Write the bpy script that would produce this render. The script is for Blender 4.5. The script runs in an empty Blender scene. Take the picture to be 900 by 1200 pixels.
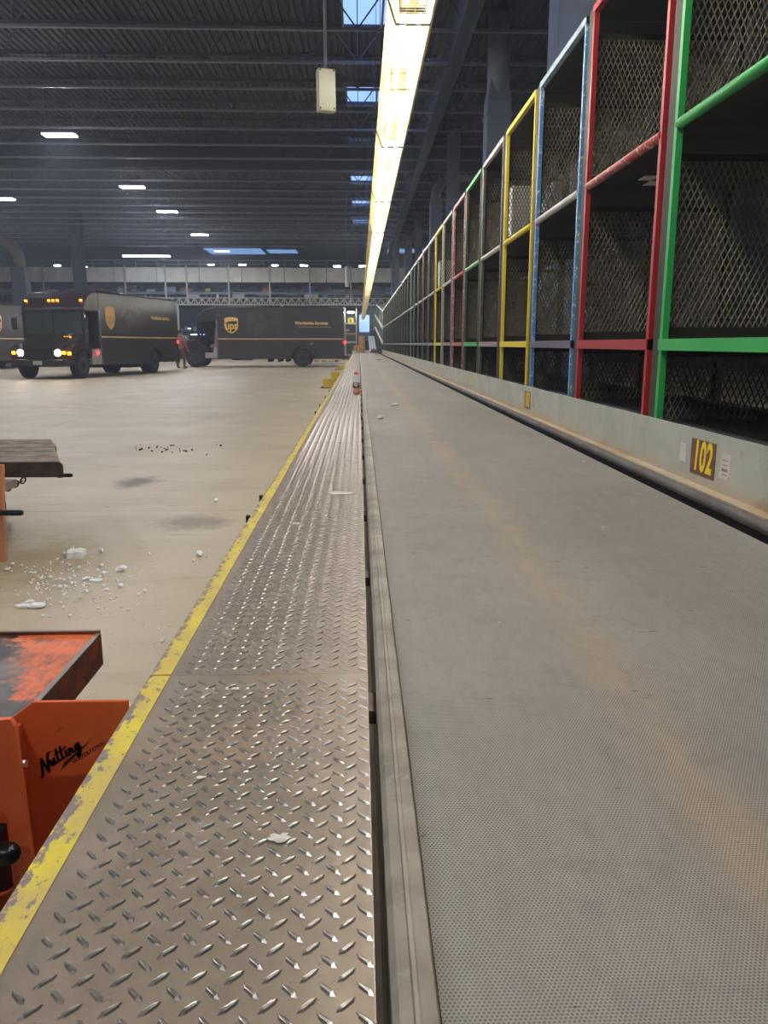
import bpy, bmesh, math, random
from mathutils import Vector, Matrix
random.seed(7)
C = bpy.context.scene.collection
PI = math.pi

# ------------------------------------------------------------------ camera
F = 930.0
PITCH = math.atan(197/930.0)
YAW = math.atan(29*math.cos(PITCH)/930.0)
EYE = 1.15
cd = bpy.data.cameras.new('camera'); cam = bpy.data.objects.new('camera', cd); C.objects.link(cam)
cam.location = (0, 0, EYE)
cam.rotation_euler = (PI/2-PITCH, 0, -YAW)
cd.sensor_fit = 'VERTICAL'; cd.sensor_height = 24; cd.lens = 24*F/1200
cd.clip_start = .02; cd.clip_end = 400
bpy.context.scene.camera = cam
RM = Matrix.Rotation(-YAW, 3, 'Z') @ Matrix.Rotation(PI/2-PITCH, 3, 'X')
def ray(px, py): return RM @ Vector(((px-450)/F, (600-py)/F, -1))
def at_z(px, py, z=0.0):
    d = ray(px, py); t = (z-EYE)/d.z; return Vector((d.x*t, d.y*t, z))
def at_y(px, py, Y):
    d = ray(px, py); t = Y/d.y; return Vector((d.x*t, Y, EYE+d.z*t))

# ------------------------------------------------------------------ materials
def lin(c):
    r = []
    for v in c:
        v /= 255.0
        r.append(v/12.92 if v <= .04045 else ((v+.055)/1.055)**2.4)
    return (*r, 1)
class N:
    def __init__(s, name):
        s.m = bpy.data.materials.new(name); s.m.use_nodes = True
        s.t = s.m.node_tree; s.t.nodes.clear()
        s.out = s.t.nodes.new('ShaderNodeOutputMaterial')
        s.b = s.t.nodes.new('ShaderNodeBsdfPrincipled'); s.l(s.b.outputs[0], s.out.inputs[0])
        s.tc = s.t.nodes.new('ShaderNodeTexCoord').outputs['Object']
    def l(s, a, b): s.t.links.new(a, b)
    def put(s, sock, v):
        if hasattr(v, 'links') or hasattr(v, 'is_output'): s.l(v, sock)
        else: sock.default_value = v
    def scale(s, v, vec=None):
        n = s.t.nodes.new('ShaderNodeMapping'); n.inputs['Scale'].default_value = v; s.l(vec or s.tc, n.inputs[0]); return n.outputs[0]
    def noise(s, sc, detail=4, rough=.6, vec=None):
        n = s.t.nodes.new('ShaderNodeTexNoise'); n.inputs['Scale'].default_value = sc
        n.inputs['Detail'].default_value = detail; n.inputs['Roughness'].default_value = rough
        s.l(vec or s.tc, n.inputs['Vector']); return n.outputs['Fac']
    def ramp(s, f, a, b, c0=(0,0,0,1), c1=(1,1,1,1)):
        n = s.t.nodes.new('ShaderNodeValToRGB'); n.color_ramp.elements[0].position = a; n.color_ramp.elements[1].position = b
        n.color_ramp.elements[0].color = c0; n.color_ramp.elements[1].color = c1
        s.l(f, n.inputs[0]); return n.outputs[0]
    def mix(s, f, a, b, mode='MIX'):
        n = s.t.nodes.new('ShaderNodeMix'); n.data_type = 'RGBA'; n.blend_type = mode
        s.put(n.inputs[0], f); s.put(n.inputs[6], a); s.put(n.inputs[7], b); return n.outputs[2]
    def math(s, op, a, b=0.0, c=None):
        n = s.t.nodes.new('ShaderNodeMath'); n.operation = op
        s.put(n.inputs[0], a); s.put(n.inputs[1], b)
        if c is not None: s.put(n.inputs[2], c)
        return n.outputs[0]
    def sep(s):
        n = s.t.nodes.new('ShaderNodeSeparateXYZ'); s.l(s.tc, n.inputs[0]); return n.outputs
    def bump(s, h, st, dist=.002):
        n = s.t.nodes.new('ShaderNodeBump'); n.inputs['Strength'].default_value = st; n.inputs['Distance'].default_value = dist
        s.l(h, n.inputs['Height']); s.l(n.outputs[0], s.b.inputs['Normal'])
    def base(s, v): s.put(s.b.inputs['Base Color'], v)
    def set(s, rough=.6, metal=0.0, spec=.5):
        s.put(s.b.inputs['Roughness'], rough); s.b.inputs['Metallic'].default_value = metal
        s.b.inputs['Specular IOR Level'].default_value = spec
def mat(name, col, rough=.6, metal=0, col2=None, sc=6, chip=None, chsc=25, cht=.62, bump=0, bsc=60, spec=.5):
    n = N(name); n.set(rough, metal, spec)
    c = lin(col)
    if col2: c = n.mix(n.ramp(n.noise(sc), .35, .65), lin(col), lin(col2))
    if chip: c = n.mix(n.ramp(n.noise(chsc, 6, .7), cht, cht+.03), c, lin(chip))
    n.base(c)
    if bump: n.bump(n.noise(bsc), bump)
    return n.m
def emit(name, col, st):
    n = N(name); n.base((0.02,.02,.02,1)); n.b.inputs['Emission Color'].default_value = lin(col); n.b.inputs['Emission Strength'].default_value = st
    return n.m

# concrete floor
n = N('concrete_floor')
v = n.scale((.5, 1.0, 1))
c = n.mix(n.ramp(n.noise(.35, 6, .6), .3, .7), lin((174,160,138)), lin((192,178,154)))
c = n.mix(n.math('MULTIPLY', n.ramp(n.noise(2.2, 8, .7, n.scale((.35, 1.6, 1))), .56, .72), .5), c, lin((140,128,110)))
c = n.mix(n.math('MULTIPLY', n.ramp(n.noise(9, 8, .75), .66, .74), .5), c, lin((124,112,98)))
c = n.mix(n.math('MULTIPLY', n.ramp(n.noise(5, 9, .8, n.scale((.25, 2.2, 1))), .58, .64), .6), c, lin((130,116,100)))
c = n.mix(n.math('MULTIPLY', n.ramp(n.noise(45, 8, .8), .45, .75), .25), c, lin((130,120,106)))
sp = n.sep()
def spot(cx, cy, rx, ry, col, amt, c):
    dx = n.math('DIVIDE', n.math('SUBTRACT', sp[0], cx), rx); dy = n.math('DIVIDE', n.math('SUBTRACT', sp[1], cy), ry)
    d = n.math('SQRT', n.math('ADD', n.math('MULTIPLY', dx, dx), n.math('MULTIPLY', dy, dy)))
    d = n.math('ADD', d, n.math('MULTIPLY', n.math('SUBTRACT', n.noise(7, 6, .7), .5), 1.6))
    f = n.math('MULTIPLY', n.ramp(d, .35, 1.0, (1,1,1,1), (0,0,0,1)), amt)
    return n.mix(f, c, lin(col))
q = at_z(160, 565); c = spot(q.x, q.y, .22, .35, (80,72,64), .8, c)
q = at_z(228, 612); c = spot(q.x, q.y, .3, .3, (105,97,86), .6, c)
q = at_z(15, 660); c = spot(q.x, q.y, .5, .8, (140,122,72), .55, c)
# control joints
for ax, off, per in ((0, 1.9, 5.0), (1, 1.38, 4.6)):
    m_ = n.math('ABSOLUTE', n.math('SUBTRACT', n.math('FLOORED_MODULO', n.math('ADD', sp[ax], off), per), per/2))
    c = n.mix(n.math('MULTIPLY', n.math('LESS_THAN', m_, .006), .55), c, lin((80,74,66)))
n.base(c); n.set(n.ramp(n.noise(1.5, 4), .3, .7, (.38,)*3+(1,), (.6,)*3+(1,)), 0, .4)
n.bump(n.noise(40, 6), .1)
M_floor = n.m

# tread plate steel
n = N('tread_plate_steel')
c = n.mix(n.ramp(n.noise(5, 8, .7), .35, .7), lin((134,121,108)), lin((162,147,132)))
c = n.mix(n.math('MULTIPLY', n.ramp(n.noise(2.3, 5, .6), .55, .68), .5), c, lin((158,136,112)))
c = n.mix(n.math('MULTIPLY', n.ramp(n.noise(60, 5, .7), .6, .7), .35), c, lin((80,72,66)))
n.base(c); n.set(n.ramp(n.noise(14, 6), .3, .7, (.34,)*3+(1,), (.52,)*3+(1,)), .4)
n.bump(n.noise(220, 4), .12, .001)
M_plate = n.m
n = N('tread_lug_steel')
c = n.mix(n.ramp(n.noise(40, 6, .7), .35, .65), lin((160,153,148)), lin((188,182,178)))
n.base(c); n.set(.3, .88); M_lug = n.m
# yellow edge paint, worn along the outer edge
n = N('worn_yellow_paint')
sp = n.sep()
c = n.mix(n.ramp(n.noise(14, 8, .7), .35, .65), lin((208,186,78)), lin((188,168,100)))
c = n.mix(n.math('MULTIPLY', n.ramp(n.noise(5, 5, .6), .5, .6), .6), c, lin((222,204,50)))
w = n.noise(55, 8, .75, n.scale((1, .55, 1)))
w = n.math('ADD', w, n.ramp(sp[0], 0, .02, (.12,)*3+(1,), (0,0,0,1)))
c = n.mix(n.ramp(w, .575, .61), c, lin((128,118,116)))
n.base(c); n.set(.62, 0, .3); n.bump(w, .3, .001); M_yedge = n.m

# conveyor belt: hexagonal pitted rubber
n = N('conveyor_belt_rubber')
sp = n.sep()
A = .0046; B = A*1.732
def lat(ox, oy):
    fx = n.math('MULTIPLY', n.math('SUBTRACT', n.math('FRACT', n.math('ADD', n.math('DIVIDE', sp[0], A), ox)), .5), A)
    fy = n.math('MULTIPLY', n.math('SUBTRACT', n.math('FRACT', n.math('ADD', n.math('DIVIDE', sp[1], B), oy)), .5), B)
    return n.math('SQRT', n.math('ADD', n.math('MULTIPLY', fx, fx), n.math('MULTIPLY', fy, fy)))
d = n.math('DIVIDE', n.math('MINIMUM', lat(0, 0), lat(.5, .5)), A*.55)
pit = n.ramp(d, .35, .95)
c = n.mix(n.ramp(n.noise(1.6, 6, .6, n.scale((1, .5, 1))), .35, .65), lin((154,147,142)), lin((172,165,159)))
c = n.mix(n.math('MULTIPLY', n.ramp(n.noise(6, 8, .7, n.scale((1, 1.5, 1))), .55, .7), .3), c, lin((96,94,98)))
# dusty tan track along the belt
dx = n.math('DIVIDE', n.math('ADD', n.math('SUBTRACT', sp[0], .475), n.math('MULTIPLY', n.math('SUBTRACT', n.noise(.8), .5), .06)), .06)
st = n.math('MULTIPLY', n.math('POWER', 2.718, n.math('MULTIPLY', n.math('MULTIPLY', dx, dx), -1)), n.ramp(n.noise(3.5, 7, .7), .3, .6))
c = n.mix(n.math('MULTIPLY', st, .6), c, lin((196,172,140)))
edge = n.ramp(sp[0], .085, .16, (1,1,1,1), (0,0,0,1))
c = n.mix(n.math('MULTIPLY', edge, .2), c, lin((190,190,184)))
c = n.mix(n.math('MULTIPLY', n.ramp(n.noise(18, 8, .8, n.scale((1.6, .6, 1))), .4, .7), .28), c, lin((112,106,100)))
c = n.mix(n.math('MULTIPLY', n.ramp(n.noise(30, 3, .5, n.scale((.5, 1.5, 1))), .72, .75), .6), c, lin((60,56,52)))
c = n.mix(n.math('MULTIPLY', n.math('SUBTRACT', 1.0, pit), .62), c, lin((44,41,38)))
n.base(c); n.set(.62, 0, .35); n.bump(pit, .12, .0006); M_belt = n.m

M_rail = mat('galvanised_rail', (158,150,138), .5, .15, (122,114,104), 9, (150,145,135), 40, .6, .1, 80)
M_railR = mat('worn_dark_rail', (116,111,107), .65, .05, (94,89,86), 5)
n = N('grey_painted_panel')
sp = n.sep()
c = n.mix(n.ramp(n.noise(3, 6, .65), .35, .65), lin((178,180,168)), lin((160,162,152)))
c = n.mix(n.math('MULTIPLY', n.ramp(n.noise(30, 6, .7, n.scale((1,1,.4))), .6, .68), .5), c, lin((124,124,116)))
rz = n.math('ADD', sp[2], n.math('MULTIPLY', n.math('SUBTRACT', n.noise(2.4, 5, .6, n.scale((1,.4,1))), .5), .10))
c = n.mix(n.ramp(rz, .60, .665, (.85,)*3+(1,), (0,0,0,1)), c, lin((176,156,126)))
c = n.mix(n.math('MULTIPLY', n.ramp(n.math('SUBTRACT', n.noise(4, 6, .65, n.scale((1,.45,1))), n.math('MULTIPLY', n.math('SUBTRACT', sp[2], .6), 2.5)), .48, .6), .55), c, lin((146,110,72)))
n.base(c); n.set(.55, 0, .35); M_panel = n.m
M_black = mat('black_underframe', (20,19,18), .8)
M_dark = mat('dark_steel', (42,40,38), .6, .3, (32,30,28), 8)
M_olive = mat('olive_steel', (50,48,38), .6, .1, (38,37,30), 10)
M_mesh = mat('expanded_metal', (126,119,98), .5, .2, (96,91,76), 12)
M_shelf = mat('dark_shelf_sheet', (46,46,46), .7, .1, (34,34,34), 6)
M_bracket = mat('rusty_bracket', (120,104,92), .6, .4, (96,84,74), 20)
def paint(name, c, chip=(190,188,182), t=.62, c2=None): return mat(name, c, .42, 0, c2, 7, chip, 32, t, .1, 60)
P = {
 'green': paint('green_paint', (40,160,78), (170,215,180), .66),
 'palegreen': paint('pale_green_paint', (130,180,140), (60,150,90), .6),
 'red': paint('red_paint', (158,34,38), (205,170,165), .67),
 'pink': paint('worn_red_paint', (168,84,80), (215,195,190), .56),
 'blue': paint('blue_paint', (84,132,178), (190,200,208), .56),
 'paleblue': paint('pale_blue_paint', (140,172,188), (205,212,215), .55),
 'purple': paint('purple_grey_paint', (92,86,112), (160,158,165), .66),
 'yellow': paint('yellow_paint', (214,192,36), (225,222,190), .68),
 'white': paint('worn_white_paint', (196,196,192), (130,125,118), .6),
 'mauve': paint('mauve_grey_paint', (140,122,124), (196,190,186), .6),
 'grey': paint('grey_paint', (126,132,140), (180,182,182), .6),
 'steel': mat('bare_post_steel', (104,99,86), .4, .3, (76,72,62), 8),
 'darkgreen': paint('dark_green_paint', (62,80,66), (120,130,118), .6),
}
M_deck = mat('roof_deck', (80,85,98), .7, .1, (70,75,88), .6)
M_web = mat('joist_web_paint', (84,90,104), .6, .1)
M_joist = mat('joist_paint', (128,134,150), .5, .2)
M_wall = mat('wall_panel', (110,112,118), .8, 0, (96,98,106), .5)
M_wallr = mat('dark_side_wall', (26,26,28), .8)
M_duct = mat('galvanised_duct', (160,174,200), .45, .2, (144,158,184), 1.5)
M_column = mat('column_paint', (130,140,160), .6, .1)
M_conc = mat('concrete_fascia', (222,220,212), .8, 0, (196,194,188), .8)
M_truss = mat('pale_truss_paint', (168,166,160), .6)
M_tube = emit('fluorescent_tube', (255,251,243), 18)
M_hood = mat('cream_enamel_reflector', (98,84,54), .6)  # white hood painted dark tan to imitate its cream lamplit look
M_guard = mat('lamplit_wire_guard', (176,156,100), .5, .1)  # yellow of the lamplight is put into the wire colour
M_lens = emit('highbay_lens', (246,248,255), 75)
M_far = emit('far_lamp_lens', (232,240,255), 12)
M_sky = emit('skylight_daylight', (120,155,220), .6)
M_skyd = emit('dusky_skylight', (110,145,200), .35)
M_styro = mat('styrofoam', (238,238,236), .8, 0, (222,222,220), 60, None, 25, .6, .4, 120)
M_paper = mat('torn_paper', (222,218,210), .8, 0, (196,190,180), 30)
M_carton = mat('cardboard', (176,128,82), .8, 0, (160,114,70), 3)
M_tape = mat('packing_tape', (200,164,110), .4)
M_orange = mat('orange_cart_paint', (214,100,46), .48, 0, (196,80,34), 4, (120,48,26), 18, .66, .08, 40)
n = N('scuffed_orange_deck')
sp = n.sep()
c = n.mix(n.ramp(n.noise(30, 6, .7, n.scale((1, .5, 1))), .45, .65), lin((214,104,54)), lin((130,70,44)))
s_ = n.math('ADD', n.math('MULTIPLY', n.math('ADD', sp[0], n.math('MULTIPLY', sp[1], .5)), -1.0), n.math('MULTIPLY', n.math('SUBTRACT', n.noise(13, 7, .75), .5), .35))
s_ = n.math('ADD', s_, 1.0)
c = n.mix(n.ramp(s_, .60, .63), c, n.mix(n.ramp(n.noise(5), .4, .62), lin((30,28,28)), lin((110,104,100))))
n.base(c); n.set(.4, .1); M_deckor = n.m
M_sootor = mat('soot_blackened_orange', (52,36,28), .55, 0, (128,52,26), 14)
M_edge = mat('bare_edge_steel', (150,140,130), .35, .7)
M_wood = mat('weathered_deck_boards', (150,132,118), .8, 0, (104,92,82), 10, (186,172,156), 20, .66, .4, 30)
M_woodsteel = mat('scuffed_dark_beam', (58,48,42), .5, .3, (86,74,66), 12)
M_blkmetal = mat('black_peg_steel', (26,25,26), .3, .5)
M_bolt = mat('zinc_bolt', (196,192,182), .35, .7)
M_chock = mat('yellow_chock_paint', (214,186,48), .5, 0, (190,160,50), 12)

# ------------------------------------------------------------------ mesh helpers
def box(bm, x0, x1, y0, y1, z0, z1, mi=0):
    vs = [bm.verts.new(p) for p in ((x0,y0,z0),(x1,y0,z0),(x1,y1,z0),(x0,y1,z0),(x0,y0,z1),(x1,y0,z1),(x1,y1,z1),(x0,y1,z1))]
    for f in ((0,3,2,1),(4,5,6,7),(0,1,5,4),(1,2,6,5),(2,3,7,6),(3,0,4,7)):
        bm.faces.new([vs[i] for i in f]).material_index = mi
    return vs
def frame_axes(d):
    d = d.normalized(); u = d.cross(Vector((0,0,1)))
    if u.length < 1e-3: u = d.cross(Vector((0,1,0)))
    u.normalize(); return u, u.cross(d).normalized()
def tube(bm, pts, r, n=8, mi=0, cap=True, smooth=True, phase=0):
    pts = [Vector(p) for p in pts]; rings = []
    rr = r if isinstance(r, (list, tuple)) else [r]*len(pts)
    u = None
    for i, p in enumerate(pts):
        d = (pts[min(i+1, len(pts)-1)]-pts[max(i-1, 0)])
        if u is None: u, w = frame_axes(d)
        else:
            dn = d.normalized(); u = (u-dn*u.dot(dn)).normalized(); w = u.cross(dn)
        rings.append([bm.verts.new(p+(u*math.cos(2*PI*k/n+phase)+w*math.sin(2*PI*k/n+phase))*rr[i]) for k in range(n)])
    for a, b in zip(rings, rings[1:]):
        for k in range(n):
            f = bm.faces.new((a[k], a[(k+1) % n], b[(k+1) % n], b[k])); f.material_index = mi; f.smooth = smooth
    if cap:
        bm.faces.new(rings[0][::-1]).material_index = mi; bm.faces.new(rings[-1]).material_index = mi
def bar(bm, a, b, w, h=None, mi=0):
    """square bar between two points"""
    tube(bm, (a, b), (w/2)*1.414, 4, mi, True, False, PI/4)
def prism(bm, poly, fn, mi=0):
    """poly: list of 2D; fn(u,v,s)->3D for s in 0,1"""
    a = [bm.verts.new(fn(u, v, 0)) for u, v in poly]; b = [bm.verts.new(fn(u, v, 1)) for u, v in poly]
    fs = [bm.faces.new(a[::-1]), bm.faces.new(b)]
    m = len(poly)
    for i in range(m): fs.append(bm.faces.new((a[i], a[(i+1) % m], b[(i+1) % m], b[i])))
    for f in fs: f.material_index = mi
    return fs
def obj(name, bm, m, parent=None, world=False, bevel=0, seg=2):
    if world and parent is not None:
        bmesh.ops.translate(bm, verts=bm.verts, vec=-Vector(parent.location))
    bmesh.ops.recalc_face_normals(bm, faces=bm.faces)
    me = bpy.data.meshes.new(name); bm.to_mesh(me); bm.free()
    for x in (m if isinstance(m, (list, tuple)) else [m]): me.materials.append(x)
    o = bpy.data.objects.new(name, me); C.objects.link(o)
    if parent is not None: o.parent = parent
    if bevel:
        b = o.modifiers.new('b', 'BEVEL'); b.width = bevel; b.segments = seg; b.limit_method = 'ANGLE'; b.angle_limit = .6
    return o
def nb(): return bmesh.new()
def bx(name, m, parent, *dims, world=False, bevel=0):
    bm = nb(); box(bm, *dims); return obj(name, bm, m, parent, world, bevel)
def tag(o, label, cat, group=None):
    o['label'] = label; o['category'] = cat
    if group: o['group'] = group
    return o
def thing(name, label, cat, loc=(0,0,0), rz=0, group=None):
    o = bpy.data.objects.new(name, None); C.objects.link(o); o.location = loc; o.rotation_euler = (0,0,rz)
    o.empty_display_size = .1
    return tag(o, label, cat, group)
def struct(name, bm, m, **k):
    o = obj(name, bm, m, None, **k); o['kind'] = 'structure'; return o
kids = {}
def dup(root, loc=None, rz=None, label=None, group=None, cat=None):
    r = root.copy(); C.objects.link(r)
    if loc is not None: r.location = loc
    if rz is not None: r.rotation_euler = (0,0,rz)
    if label: r['label'] = label
    if group: r['group'] = group
    ch = [c for c in C.objects if c.parent == root]
    for c in ch:
        n_ = c.copy(); C.objects.link(n_); n_.parent = r
        for g in [g for g in C.objects if g.parent == c]:
            k = g.copy(); C.objects.link(k); k.parent = n_
    return r
def text_mesh(name, s, size, m, parent, M4, sx=1, shear=0, off=0, ext=.0005, align='CENTER'):
    cu = bpy.data.curves.new(name, 'FONT'); cu.body = s; cu.size = size; cu.shear = shear; cu.offset = off; cu.extrude = ext
    cu.space_character = 1.08 if s.isdigit() else 1; cu.align_x = align; cu.align_y = 'CENTER'; cu.resolution_u = 3
    t = bpy.data.objects.new('t', cu); C.objects.link(t)
    dg = bpy.context.evaluated_depsgraph_get(); me = bpy.data.meshes.new_from_object(t.evaluated_get(dg))
    C.objects.unlink(t); bpy.data.objects.remove(t)
    me.transform(M4 @ Matrix.Diagonal((sx, 1, 1, 1))); me.materials.clear(); me.materials.append(m)
    o = bpy.data.objects.new(name, me); C.objects.link(o); o.parent = parent; return o

# ------------------------------------------------------------------ room shell
JZ = EYE+6.5          # joist bottoms
DECK = 8.5
bm = nb(); box(bm, -40, 16, -8, 112, -.2, 0); struct('floor', bm, M_floor)
bm = nb()             # corrugated roof deck, ribs running along the building
x = -40.0; prof = []
while x < 16:
    prof += [(x, DECK), (x+.07, DECK), (x+.09, DECK+.05), (x+.16, DECK+.05)]; x += .18
lo = [bm.verts.new((a, -8, b)) for a, b in prof]; hi = [bm.verts.new((a, 60, b)) for a, b in prof]
for i in range(len(prof)-1): bm.faces.new((lo[i], lo[i+1], hi[i+1], hi[i]))
struct('ceiling', bm, M_deck)
bm = nb(); box(bm, -40, 16, 60, 112, 10.6, 10.8); box(bm, -40, 16, 59.9, 60, 8.4, 10.7); struct('ceiling_far', bm, M_deck)
bm = nb(); box(bm, -40.2, -40, -8, 112, 0, 10.8); struct('wall_left', bm, M_wall)
bm = nb(); box(bm, 16, 16.2, -8, 112, 0, 10.8); struct('wall_right', bm, M_wallr)
bm = nb(); box(bm, -40, 16, 112, 112.2, 0, 10.8); struct('wall_back', bm, M_wall)
bm = nb(); box(bm, -40, 16, -8.2, -8, 0, 10.8); struct('wall_front', bm, M_wall)
# draft curtain hanging below the deck
bm = nb()
x = -40.0
while x < 16: box(bm, x, x+.42, 31.6, 31.63, 7.52, 8.5); box(bm, x+.42, x+.5, 31.57, 31.6, 7.52, 8.5); x += .5
struct('trim_1', bm, M_deck)
bm = nb(); box(bm, 2.05, 2.35, -8, 60, 7.3, 7.34); box(bm, 2.18, 2.22, -8, 60, 7.3, 8.45); box(bm, 2.05, 2.35, -8, 60, 8.4, 8.45); struct('trim_2', bm, M_deck)
# skylights
k = 1
for (y0, y1) in ((18.6,20.6),(24.9,26.8),(31.5,33.2),(37.3,39.1),(43.5,45.3),(49.7,51.5)):
    bm = nb(); box(bm, -.32, 1.5, y0, y1, DECK-.02, DECK-.01); o = struct('window_%d' % k, bm, M_sky)
    bm = nb()
    for a in (-.36, .55, 1.5): box(bm, a, a+.05, y0, y1, DECK-.1, DECK-.02)
    for a in (y0-.05, y1): box(bm, -.36, 1.55, a, a+.05, DECK-.12, DECK-.02)
    f = obj('window_frame', bm, M_joist, o); f['kind'] = 'structure'; k += 1
for (x0, x1, y0, y1) in ((-15.6,-9.9,84,89),(-9.4,-6.4,85,88),(3,9,84,87)):
    bm = nb(); box(bm, x0, x1, y0, y1, 10.5, 10.55); struct('window_%d' % k, bm, M_skyd); k += 1

# joists
def make_joist():
    t = thing('roof_joist', 'open-web steel roof joist crossing under the dark roof deck, one of many parallel', 'joist', (0,0,0), 0, 'parallel open-web roof joists')
    bm = nb()
    for s in (-.035, .015): box(bm, -39.9, 15.9, s, s+.02, JZ, JZ+.05)
    box(bm, -39.9, 15.9, -.045, .045, JZ-.006, JZ); obj('bottom_chord', bm, M_joist, t)
    bm = nb(); box(bm, -39.9, 15.9, -.05, .05, DECK-.08, DECK-.005); obj('top_chord', bm, M_deck, t)
    bm = nb(); x = -39.6; i = 0
    while x < 15:
        bar(bm, (x, 0, JZ+.03), (x+.6, 0, DECK-.05), .028); bar(bm, (x+1.2, 0, JZ+.03), (x+.6, 0, DECK-.05), .028)
        if i % 2: bar(bm, (x, 0, JZ+.03), (x, 0, DECK-.05), .02)
        x += 1.2; i += 1
    w_ = obj('web', bm, M_web, t); return t
j0 = make_joist(); ys = [12.54+2.02*i for i in range(24)]
ys = [y for y in ys if y < 59]
j0.location.y = ys[0]
for y in ys[1:]: dup(j0, (0, y, 0))

# ------------------------------------------------------------------ strip light over the belt
LZ = EYE+2.1
def make_strip():
    t = thing('strip_light', 'fluorescent strip light with wire guard in the row above the conveyor belt', 'light', (.375, 0, LZ), 0, 'guarded strip lights in one line above the belt')
    L = 3.4
    bm = nb()   # reflector hood
    pr = [(-.175,.17),(-.10,.215),(.10,.215),(.16,.17),(.155,.163),(.095,.205),(-.095,.205),(-.17,.163)]
    prism(bm, pr, lambda u, v, s: (u, .02+s*(L-.04), v)); obj('reflector', bm, M_hood, t)
    for xx in (-.055, .055):
        for k in range(2):
            bm = nb(); y0 = .08+k*1.66 + (0 if xx > 0 else .1*0)
            tube(bm, ((xx, y0, .09), (xx, y0+1.52, .09)), .019, 10); o = obj('tube', bm, M_tube, t)
    for yy in (.03, 1.64, 1.72, 3.33): bx('lamp_holder', M_hood, t, -.09, .09, yy, yy+.02, .085, .2)
    bm = nb(); y = .03; r = .0023
    pf = [(-.172,.165),(-.115,0),(.112,0),(.165,.165)]
    while y < L-.02:
        for a, b in zip(pf, pf[1:]): tube(bm, ((a[0],y,a[1]),(b[0],y,b[1])), r, 3, smooth=False, cap=False)
        y += .04
    lon = [(-.172,.165),(-.16,.13),(-.149,.098),(-.137,.065),(-.126,.03),(-.115,0),(-.06,0),(0,0),(.06,0),(.112,0),(.13,.055),(.148,.11),(.165,.165)]
    for a in lon: tube(bm, ((a[0],.01,a[1]),(a[0],L-.01,a[1])), r, 3, smooth=False, cap=False)
    obj('wire_guard', bm, M_guard, t)
    bm = nb(); y = L-.02
    for a, b in zip(pf, pf[1:]): bar(bm, (a[0],y,a[1]-.004),(b[0],y,b[1]-.004), .012)
    obj('guard_strap', bm, M_dark, t)
    bm = nb(); tube(bm, ((0, 1.7, .21), (0, 1.7, 8.38-LZ)), .005, 6); obj('suspension_rod', bm, M_joist, t)
    return t
s0 = make_strip(); s0.location = (.375, -.9, LZ)
for i in range(2, 28): dup(s0, (.375, -4.3+3.4*i, LZ))

# ------------------------------------------------------------------ high-bay lights
def make_highbay(label, group, loc, m):
    t = thing('highbay_light', label, 'light', loc, 0, group)
    bm = nb(); box(bm, -.47, .47, -.2, .2, .0, .07); obj('housing', bm, M_joist, t, bevel=.015)
    bm = nb(); box(bm, -.45, .45, -.18, .18, -.02, .0); obj('lens', bm, m, t)
    bm = nb()
    for x in (-.4, .4): tube(bm, ((x,0,.07),(x,0,8.38-loc[2])), .006, 6)
    obj('hanger', bm, M_joist, t)
    return t
places = ['nearest of the diagonal row, upper left','second in the diagonal row from the left','third in the diagonal row from the left','fourth in the diagonal row from the left','smallest and last of the diagonal row']
xs = [at_y(p[0], p[1], Y).x for p, Y in (((70,158),25),((155,219),33.5),((196,248),40),((234,275),48.3),((260,294),56.5))]
h0 = None
for (px, py), Y, lab in zip(((70,158),(155,219),(196,248),(234,275),(260,294)), (25,33.5,40,48.3,56.5), places):
    q = at_y(px, py, Y)
    lb = 'bright high-bay ceiling light, ' + lab
    if h0 is None: h0 = make_highbay(lb, 'high-bay lights in the diagonal row', q, M_lens)
    else: dup(h0, q, None, lb)
for Y in (17, 9, 1): dup(h0, (-9.3, Y, 7.6), None, 'added unseen light behind the camera, brightens the near cart', 'high-bay lights outside the picture')
for X, Y in ((-18,9),(-18,20),(-25,14),(-25,26),(-30,38)): dup(h0, (X, Y, 7.6), None, 'added unseen light behind the camera, brightens the near cart', 'high-bay lights outside the picture')
for Y in (2.5,): dup(h0, (4.6, Y, 7.7), None, 'added unseen light above the bays, brightens the ducts', 'high-bay lights outside the picture')  # added light, brightens the duct fronts from out of view
dup(h0, (-3.5, -5, 7.6), None, 'added unseen light behind the camera, brightens the near cart', 'high-bay lights outside the picture')  # added behind the camera to light the near faces of the cart
q = at_y(3, 233, 36); dup(h0, q, None, 'high-bay ceiling light cut by the left picture edge')

# ------------------------------------------------------------------ junction box on conduit
q = at_y(382, 106, 8.2)
t = thing('junction_box', 'cream metal junction box hanging on a long conduit beside the strip light', 'box', (q.x, 8.2, q.z-.19))
bm = nb(); box(bm, -.085, .085, -.05, .05, 0, .37); obj('enclosure', bm, mat('cream_box', (176,176,150), .5), t, bevel=.012).rotation_euler = (0,0,.25)
bm = nb(); box(bm, -.078, .078, -.056, -.05, .008, .362); obj('cover', bm, mat('cream_cover', (186,186,160), .45), t, bevel=.003).rotation_euler = (0,0,.25)
c_, s_ = math.cos(.25), math.sin(.25)
for a in (-.066, .066):
    for b in (.02, .35):
        bm = nb(); tube(bm, ((a,-.057,b),(a,-.062,b)), .008, 8); obj('screw', bm, M_dark, t).rotation_euler = (0,0,.25)
bm = nb(); tube(bm, ((0,0,.37),(0,0,.40)), .025, 10); tube(bm, ((0,0,.40),(0,0,DECK-q.z+.19)), .015, 8); obj('conduit', bm, mat('conduit_zinc', (140,146,156), .4, .4), t)
q = at_y(409, 320, 38)
t = thing('pull_cord', 'thin cable hanging from the roof beside the strip light with a pale handle', 'cable', (q.x, 38, q.z-.6))
bm = nb(); tube(bm, ((-.1,0,.9),(-.1,0,DECK-q.z+.6)), .012, 5); obj('cable', bm, M_joist, t)
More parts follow.
